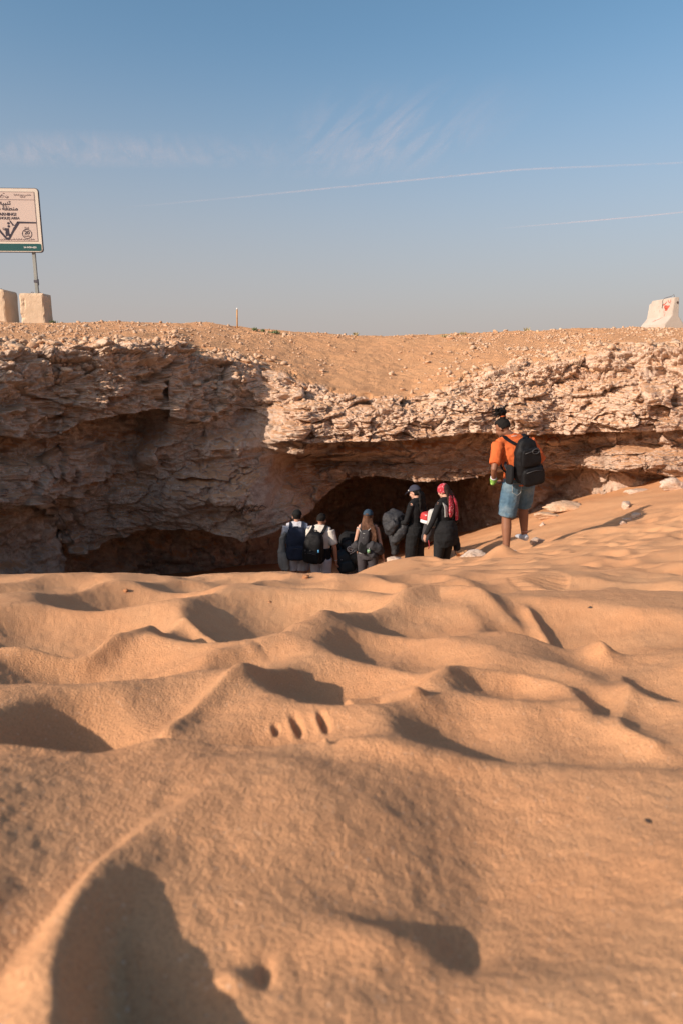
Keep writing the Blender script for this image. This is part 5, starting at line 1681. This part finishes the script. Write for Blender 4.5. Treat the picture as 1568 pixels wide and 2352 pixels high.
link('emblem', mesh_np('emblem', *tube([v3(-.08, -.226, 1.27), v3(-.055, -.23, 1.275), v3(-.04, -.228, 1.262)], .004, 6)), LGREY, bp)
jk = f.ext('jacket', 'black jacket tucked behind the small backpack of the long haired woman', 'jacket')
link('cloth', solid([tube([(-.02, -.17, 1.12), (.09, -.18, 1.13), (.20, -.14, 1.07), (.26, -.10, .98)], [.05, .085, .09, .05], 14), tube([(.04, -.19, 1.03), (.12, -.20, .96), (.17, -.17, .92)], [.06, .06, .03], 12), tube([(-.16, -.10, 1.14), (-.22, -.06, 1.06), (-.19, -.08, .98)], [.06, .075, .04], 12)], .011, 3, .012, 9, 7., 'cloth'), CHAR, jk)
cn = f.ext('metal_cup', 'tiny shiny green metal cup hanging low on the small backpack', 'cup')
link('cup_body', mesh_np('cup_body', *tube([(.045, -.27, 1.015), (.045, -.27, 1.045), (.045, -.27, 1.075)], [.026, .032, .030], 14)), cloth('green_metal', (.20, .36, .20), .2, .1, 10, .0, .9), cn)
tube_mesh('clip', [(.045, -.27, 1.075), (.05, -.25, 1.10), (.03, -.235, 1.11)], .005, LGREY, cn, 6)

# --- woman in the navy cap
f = Fig(952, 1340, 11.0, 46, 'person in navy cap and black clothes with long dark hair carrying a black jacket', 1.67, True, yaw=10., pit=16., hea=(0, .045, 1.60),
        shL=(-.155, 0, 1.41), shR=(.155, 0, 1.41), elL=(-.23, .04, 1.12), wrL=(-.16, .25, 1.05), hdL=(.1, 1, -.2), elR=(.22, -.02, 1.12), wrR=(.22, .10, .90))
f.body(SKIN_LIGHT)
f.wear('top', [f.torso(-.04, .50, .014), f.arm('L', 0, 1.85, .012), f.arm('R', 0, 1.85, .012)] + f.yoke(.006), BLACK, wr=.004)
f.wear('trousers', [f.torso(-.12, .08, .018), f.leg('L', 0, 1.9, .0, [.115, .105, .10, .10, .095]), f.leg('R', 0, 1.9, .0, [.115, .105, .10, .10, .095])], BLACK, wr=.008, ws=7)
f.shoes(BLACK)
hs = [f.hair_back(-.07, .010, .02)]
for k in range(16):
    u = k / 15.0 - .5; ph = RNG.uniform(0, 6)
    pts = [f.hp(u * .07, -.085, .01), f.hp(u * .11, -.12, -.06)] + [f.J['nec'] + v3(u * .12 + .012 * math.sin(ph + j * 1.6), -.10 - .012 * j + .012 * math.cos(ph + j * 1.6), .03 - .06 * j) for j in range(5)]
    hs.append(tube(pts, [.018, .02, .018, .017, .016, .012, .006], 7))
f.wear('hair', hs, HAIR_BLACK, .0075, 1, .003, 40)
capm = cloth('navy_cap', (.040, .042, .062), .9, .2, 60, .3)
f.wear('cap', [f.cap_shape(.018, .03), tube([f.hp(0, .07, .045), f.hp(0, .14, .02), f.hp(0, .18, -.005)], [.07, .068, .05], 14, f.hr @ v3(0, 0, 1), [.012, .008, .005])], capm, .008, 2, .001)
link('cap_badge', mesh_np('cap_badge', *ell(f.hp(-.062, .075, .055), (.010, .010, .012), f.hr)), M_SWHITE, f.o)
bp = f.ext('backpack', 'dark grey backpack with shiny red top and white band on the woman in navy cap', 'backpack', 'backpacks worn by the hikers')
rt8 = np.array(Matrix.Rotation(R(6), 3, 'X'))
bv = superbox((.05, -.235, .98), (.28, .17, .40), .5, .75, rt8, .008, 4., .02)
link('bag_body', mesh_np('bag_body', *bv), CHAR, bp)
bv = superbox((.05, -.215, 1.145), (.285, .18, .07), .4, .98, rt8)
link('white_band', mesh_np('white_band', *bv), cloth('white_vinyl', (.62, .62, .64), .4, .05, 30, .05, .5), bp)
bv = superbox((.05, -.20, 1.225), (.275, .175, .14), .42, .86, rt8, .006, 6.)
link('red_top', mesh_np('red_top', *bv), cloth('red_vinyl', (.42, .045, .045), .25, .15, 12, .25, .6), bp)
for sx in (-1, 1):
    strapm('shoulder_strap', [v3(.05 + sx * .08, -.14, 1.24), v3(sx * .09, -.105, 1.40), v3(sx * .10, -.02, 1.485), v3(sx * .11, .09, 1.42), v3(sx * .14, .11, 1.2), v3(sx * .15, -.08, .92)], BLACK, bp, .014, .004)
tube_mesh('pull_cord', [v3(-.05, -.30, .84), v3(-.045, -.32, .74), v3(-.06, -.31, .69)], .008, cloth('red_cord', (.30, .03, .04), .7), bp, 6)
jk = f.ext('jacket', 'black padded jacket bundled over the forearm of the woman in navy cap', 'jacket')
link('cloth', solid([superbox((-.16, .34, 1.07), (.36, .34, .30), .6, .9, None, .02, 8.), tube([(-.30, .20, 1.12), (-.33, .30, 1.0), (-.30, .33, .90)], [.07, .10, .07], 14), tube([(-.12, .12, 1.06), (-.20, .17, .92), (-.26, .24, .78), (-.28, .28, .72)], [.085, .09, .075, .05], 14),
                     tube([(-.02, .32, 1.16), (-.12, .40, 1.20), (-.22, .38, 1.13)], [.06, .08, .07], 12), tube([(-.10, .40, .98), (-.14, .36, .75), (-.13, .34, .50)], [.09, .085, .06], 12)], .011, 3, .016, 9, 1., 'cloth'), cloth('black_padded', (.026, .026, .029), .7, .25, 40, .3, .4), jk)

# --- woman in the red bandana
f = Fig(1016, 1350, 10.3, 38, 'person in red bandana and black outfit with a black jacket tied round the waist', 1.66, True, yaw=6., pit=14., hea=(0, .045, 1.60),
        shL=(-.158, 0, 1.41), shR=(.158, 0, 1.41), elL=(-.265, .03, 1.13), wrL=(-.26, .17, .90), hdL=(.05, .35, -1.), elR=(.23, -.03, 1.13), wrR=(.20, .12, .92), knL=(-.11, .03, .49), anL=(-.13, -.02, .09), knR=(.11, .06, .49), anR=(.12, .06, .09))
f.body(SKIN_LIGHT)
f.wear('top', [f.torso(-.02, .53, .014), f.arm('L', 0, 1.93, .011), f.arm('R', 0, 1.93, .011)] + f.yoke(.006), BLACK, wr=.004)
f.wear('leggings', [f.torso(-.12, .08, .012), f.leg('L', 0, 1.95, .008, [.105, .085, .06, .058, .04]), f.leg('R', 0, 1.95, .008, [.105, .085, .06, .058, .04])], cloth('black_legging', (.016, .016, .017), .8, .15, 50, .15), wr=.002)
f.shoes(BLACK)
f.wear('tied_jacket', [tube([f.J['pel'] + v3(0, -.005, .19), f.J['pel'] + v3(0, -.03, .05), f.J['pel'] + v3(0, -.05, -.10), f.J['pel'] + v3(.02, -.055, -.20)], [.150, .195, .205, .175], 22, (0, 1, 0), [.125, .165, .17, .14]),
                       tube([f.J['pel'] + v3(.12, -.12, -.10), f.J['pel'] + v3(.14, -.14, -.22), f.J['pel'] + v3(.15, -.14, -.29)], [.06, .06, .045], 12)], BLACK, wr=.012, ws=6)
tube_mesh('jacket_cord', [f.J['pel'] + v3(.07, -.17, -.18), f.J['pel'] + v3(.07, -.18, -.34)], .004, BLACK, f.o, 5)
hs = [f.hair_back(-.06, .010, .0)]
for k in range(14):
    u = k / 13.0 - .5
    hs.append(tube([f.hp(u * .10, -.085, .0), f.hp(u * .13, -.115, -.08), f.J['nec'] + v3(u * .16 + .03, -.12, -.03), f.J['nec'] + v3(u * .15 + .05, -.13, -.15), f.J['nec'] + v3(u * .12 + .06, -.14, -.26)], [.02, .022, .02, .016, .006], 7))
f.wear('hair', hs, cloth('hair_dark_brown', (.030, .017, .013), .75, .4, 90, .5, .12), .0075, 1, .003, 40)
V_, Fc_ = ICO5
bd = V_ * np.array((.090, .112, .108))
keep = bd.copy()
bd[:, 2] = np.maximum(bd[:, 2], -.05 + .45 * np.maximum(0, bd[:, 1] - .02))
bd[:, 1] = np.maximum(bd[:, 1], -.062)
bnd = link('bandana', mesh_np('bandana', (bd + v3(0, .0, .02)) @ f.hr.T + f.J['hea'], Fc_), M_BANDANA, f.o)
f.wear('bandana_tail', [tube([f.hp(-.02, -.10, -.03), f.hp(-.03, -.125, -.10), f.J['nec'] + v3(-.035, -.155, -.06), f.J['nec'] + v3(-.045, -.165, -.19), f.J['nec'] + v3(-.04, -.16, -.25)], [.03, .045, .052, .045, .02], 12, (0, 1, 0), [.012, .014, .015, .014, .008])], M_BANDANA, .008, 2, .006, 14)
f.wear('bandana_tail', [tube([f.hp(.03, -.11, -.04), f.J['nec'] + v3(.075, -.15, -.02), f.J['nec'] + v3(.085, -.165, -.20), f.J['nec'] + v3(.09, -.165, -.31)], [.02, .028, .034, .028], 12, (0, 1, 0), [.010, .012, .013, .010])], M_BANDANA, .008, 2, .006, 14)
sb = f.ext('sling_bag', 'light grey sling bag with wide strap worn in front of the bandana woman', 'bag')
strapm('bag_strap', [v3(-.10, -.115, 1.22), v3(-.10, -.105, 1.38), v3(-.10, -.02, 1.475), v3(-.10, .09, 1.40), v3(-.06, .15, 1.22)], LGREY, sb, .028, .006)
pv = superbox((-.05, .20, 1.14), (.22, .14, .30), .5, .85, None, .006, 3.)
link('bag_body', mesh_np('bag_body', *pv), LGREY, sb)
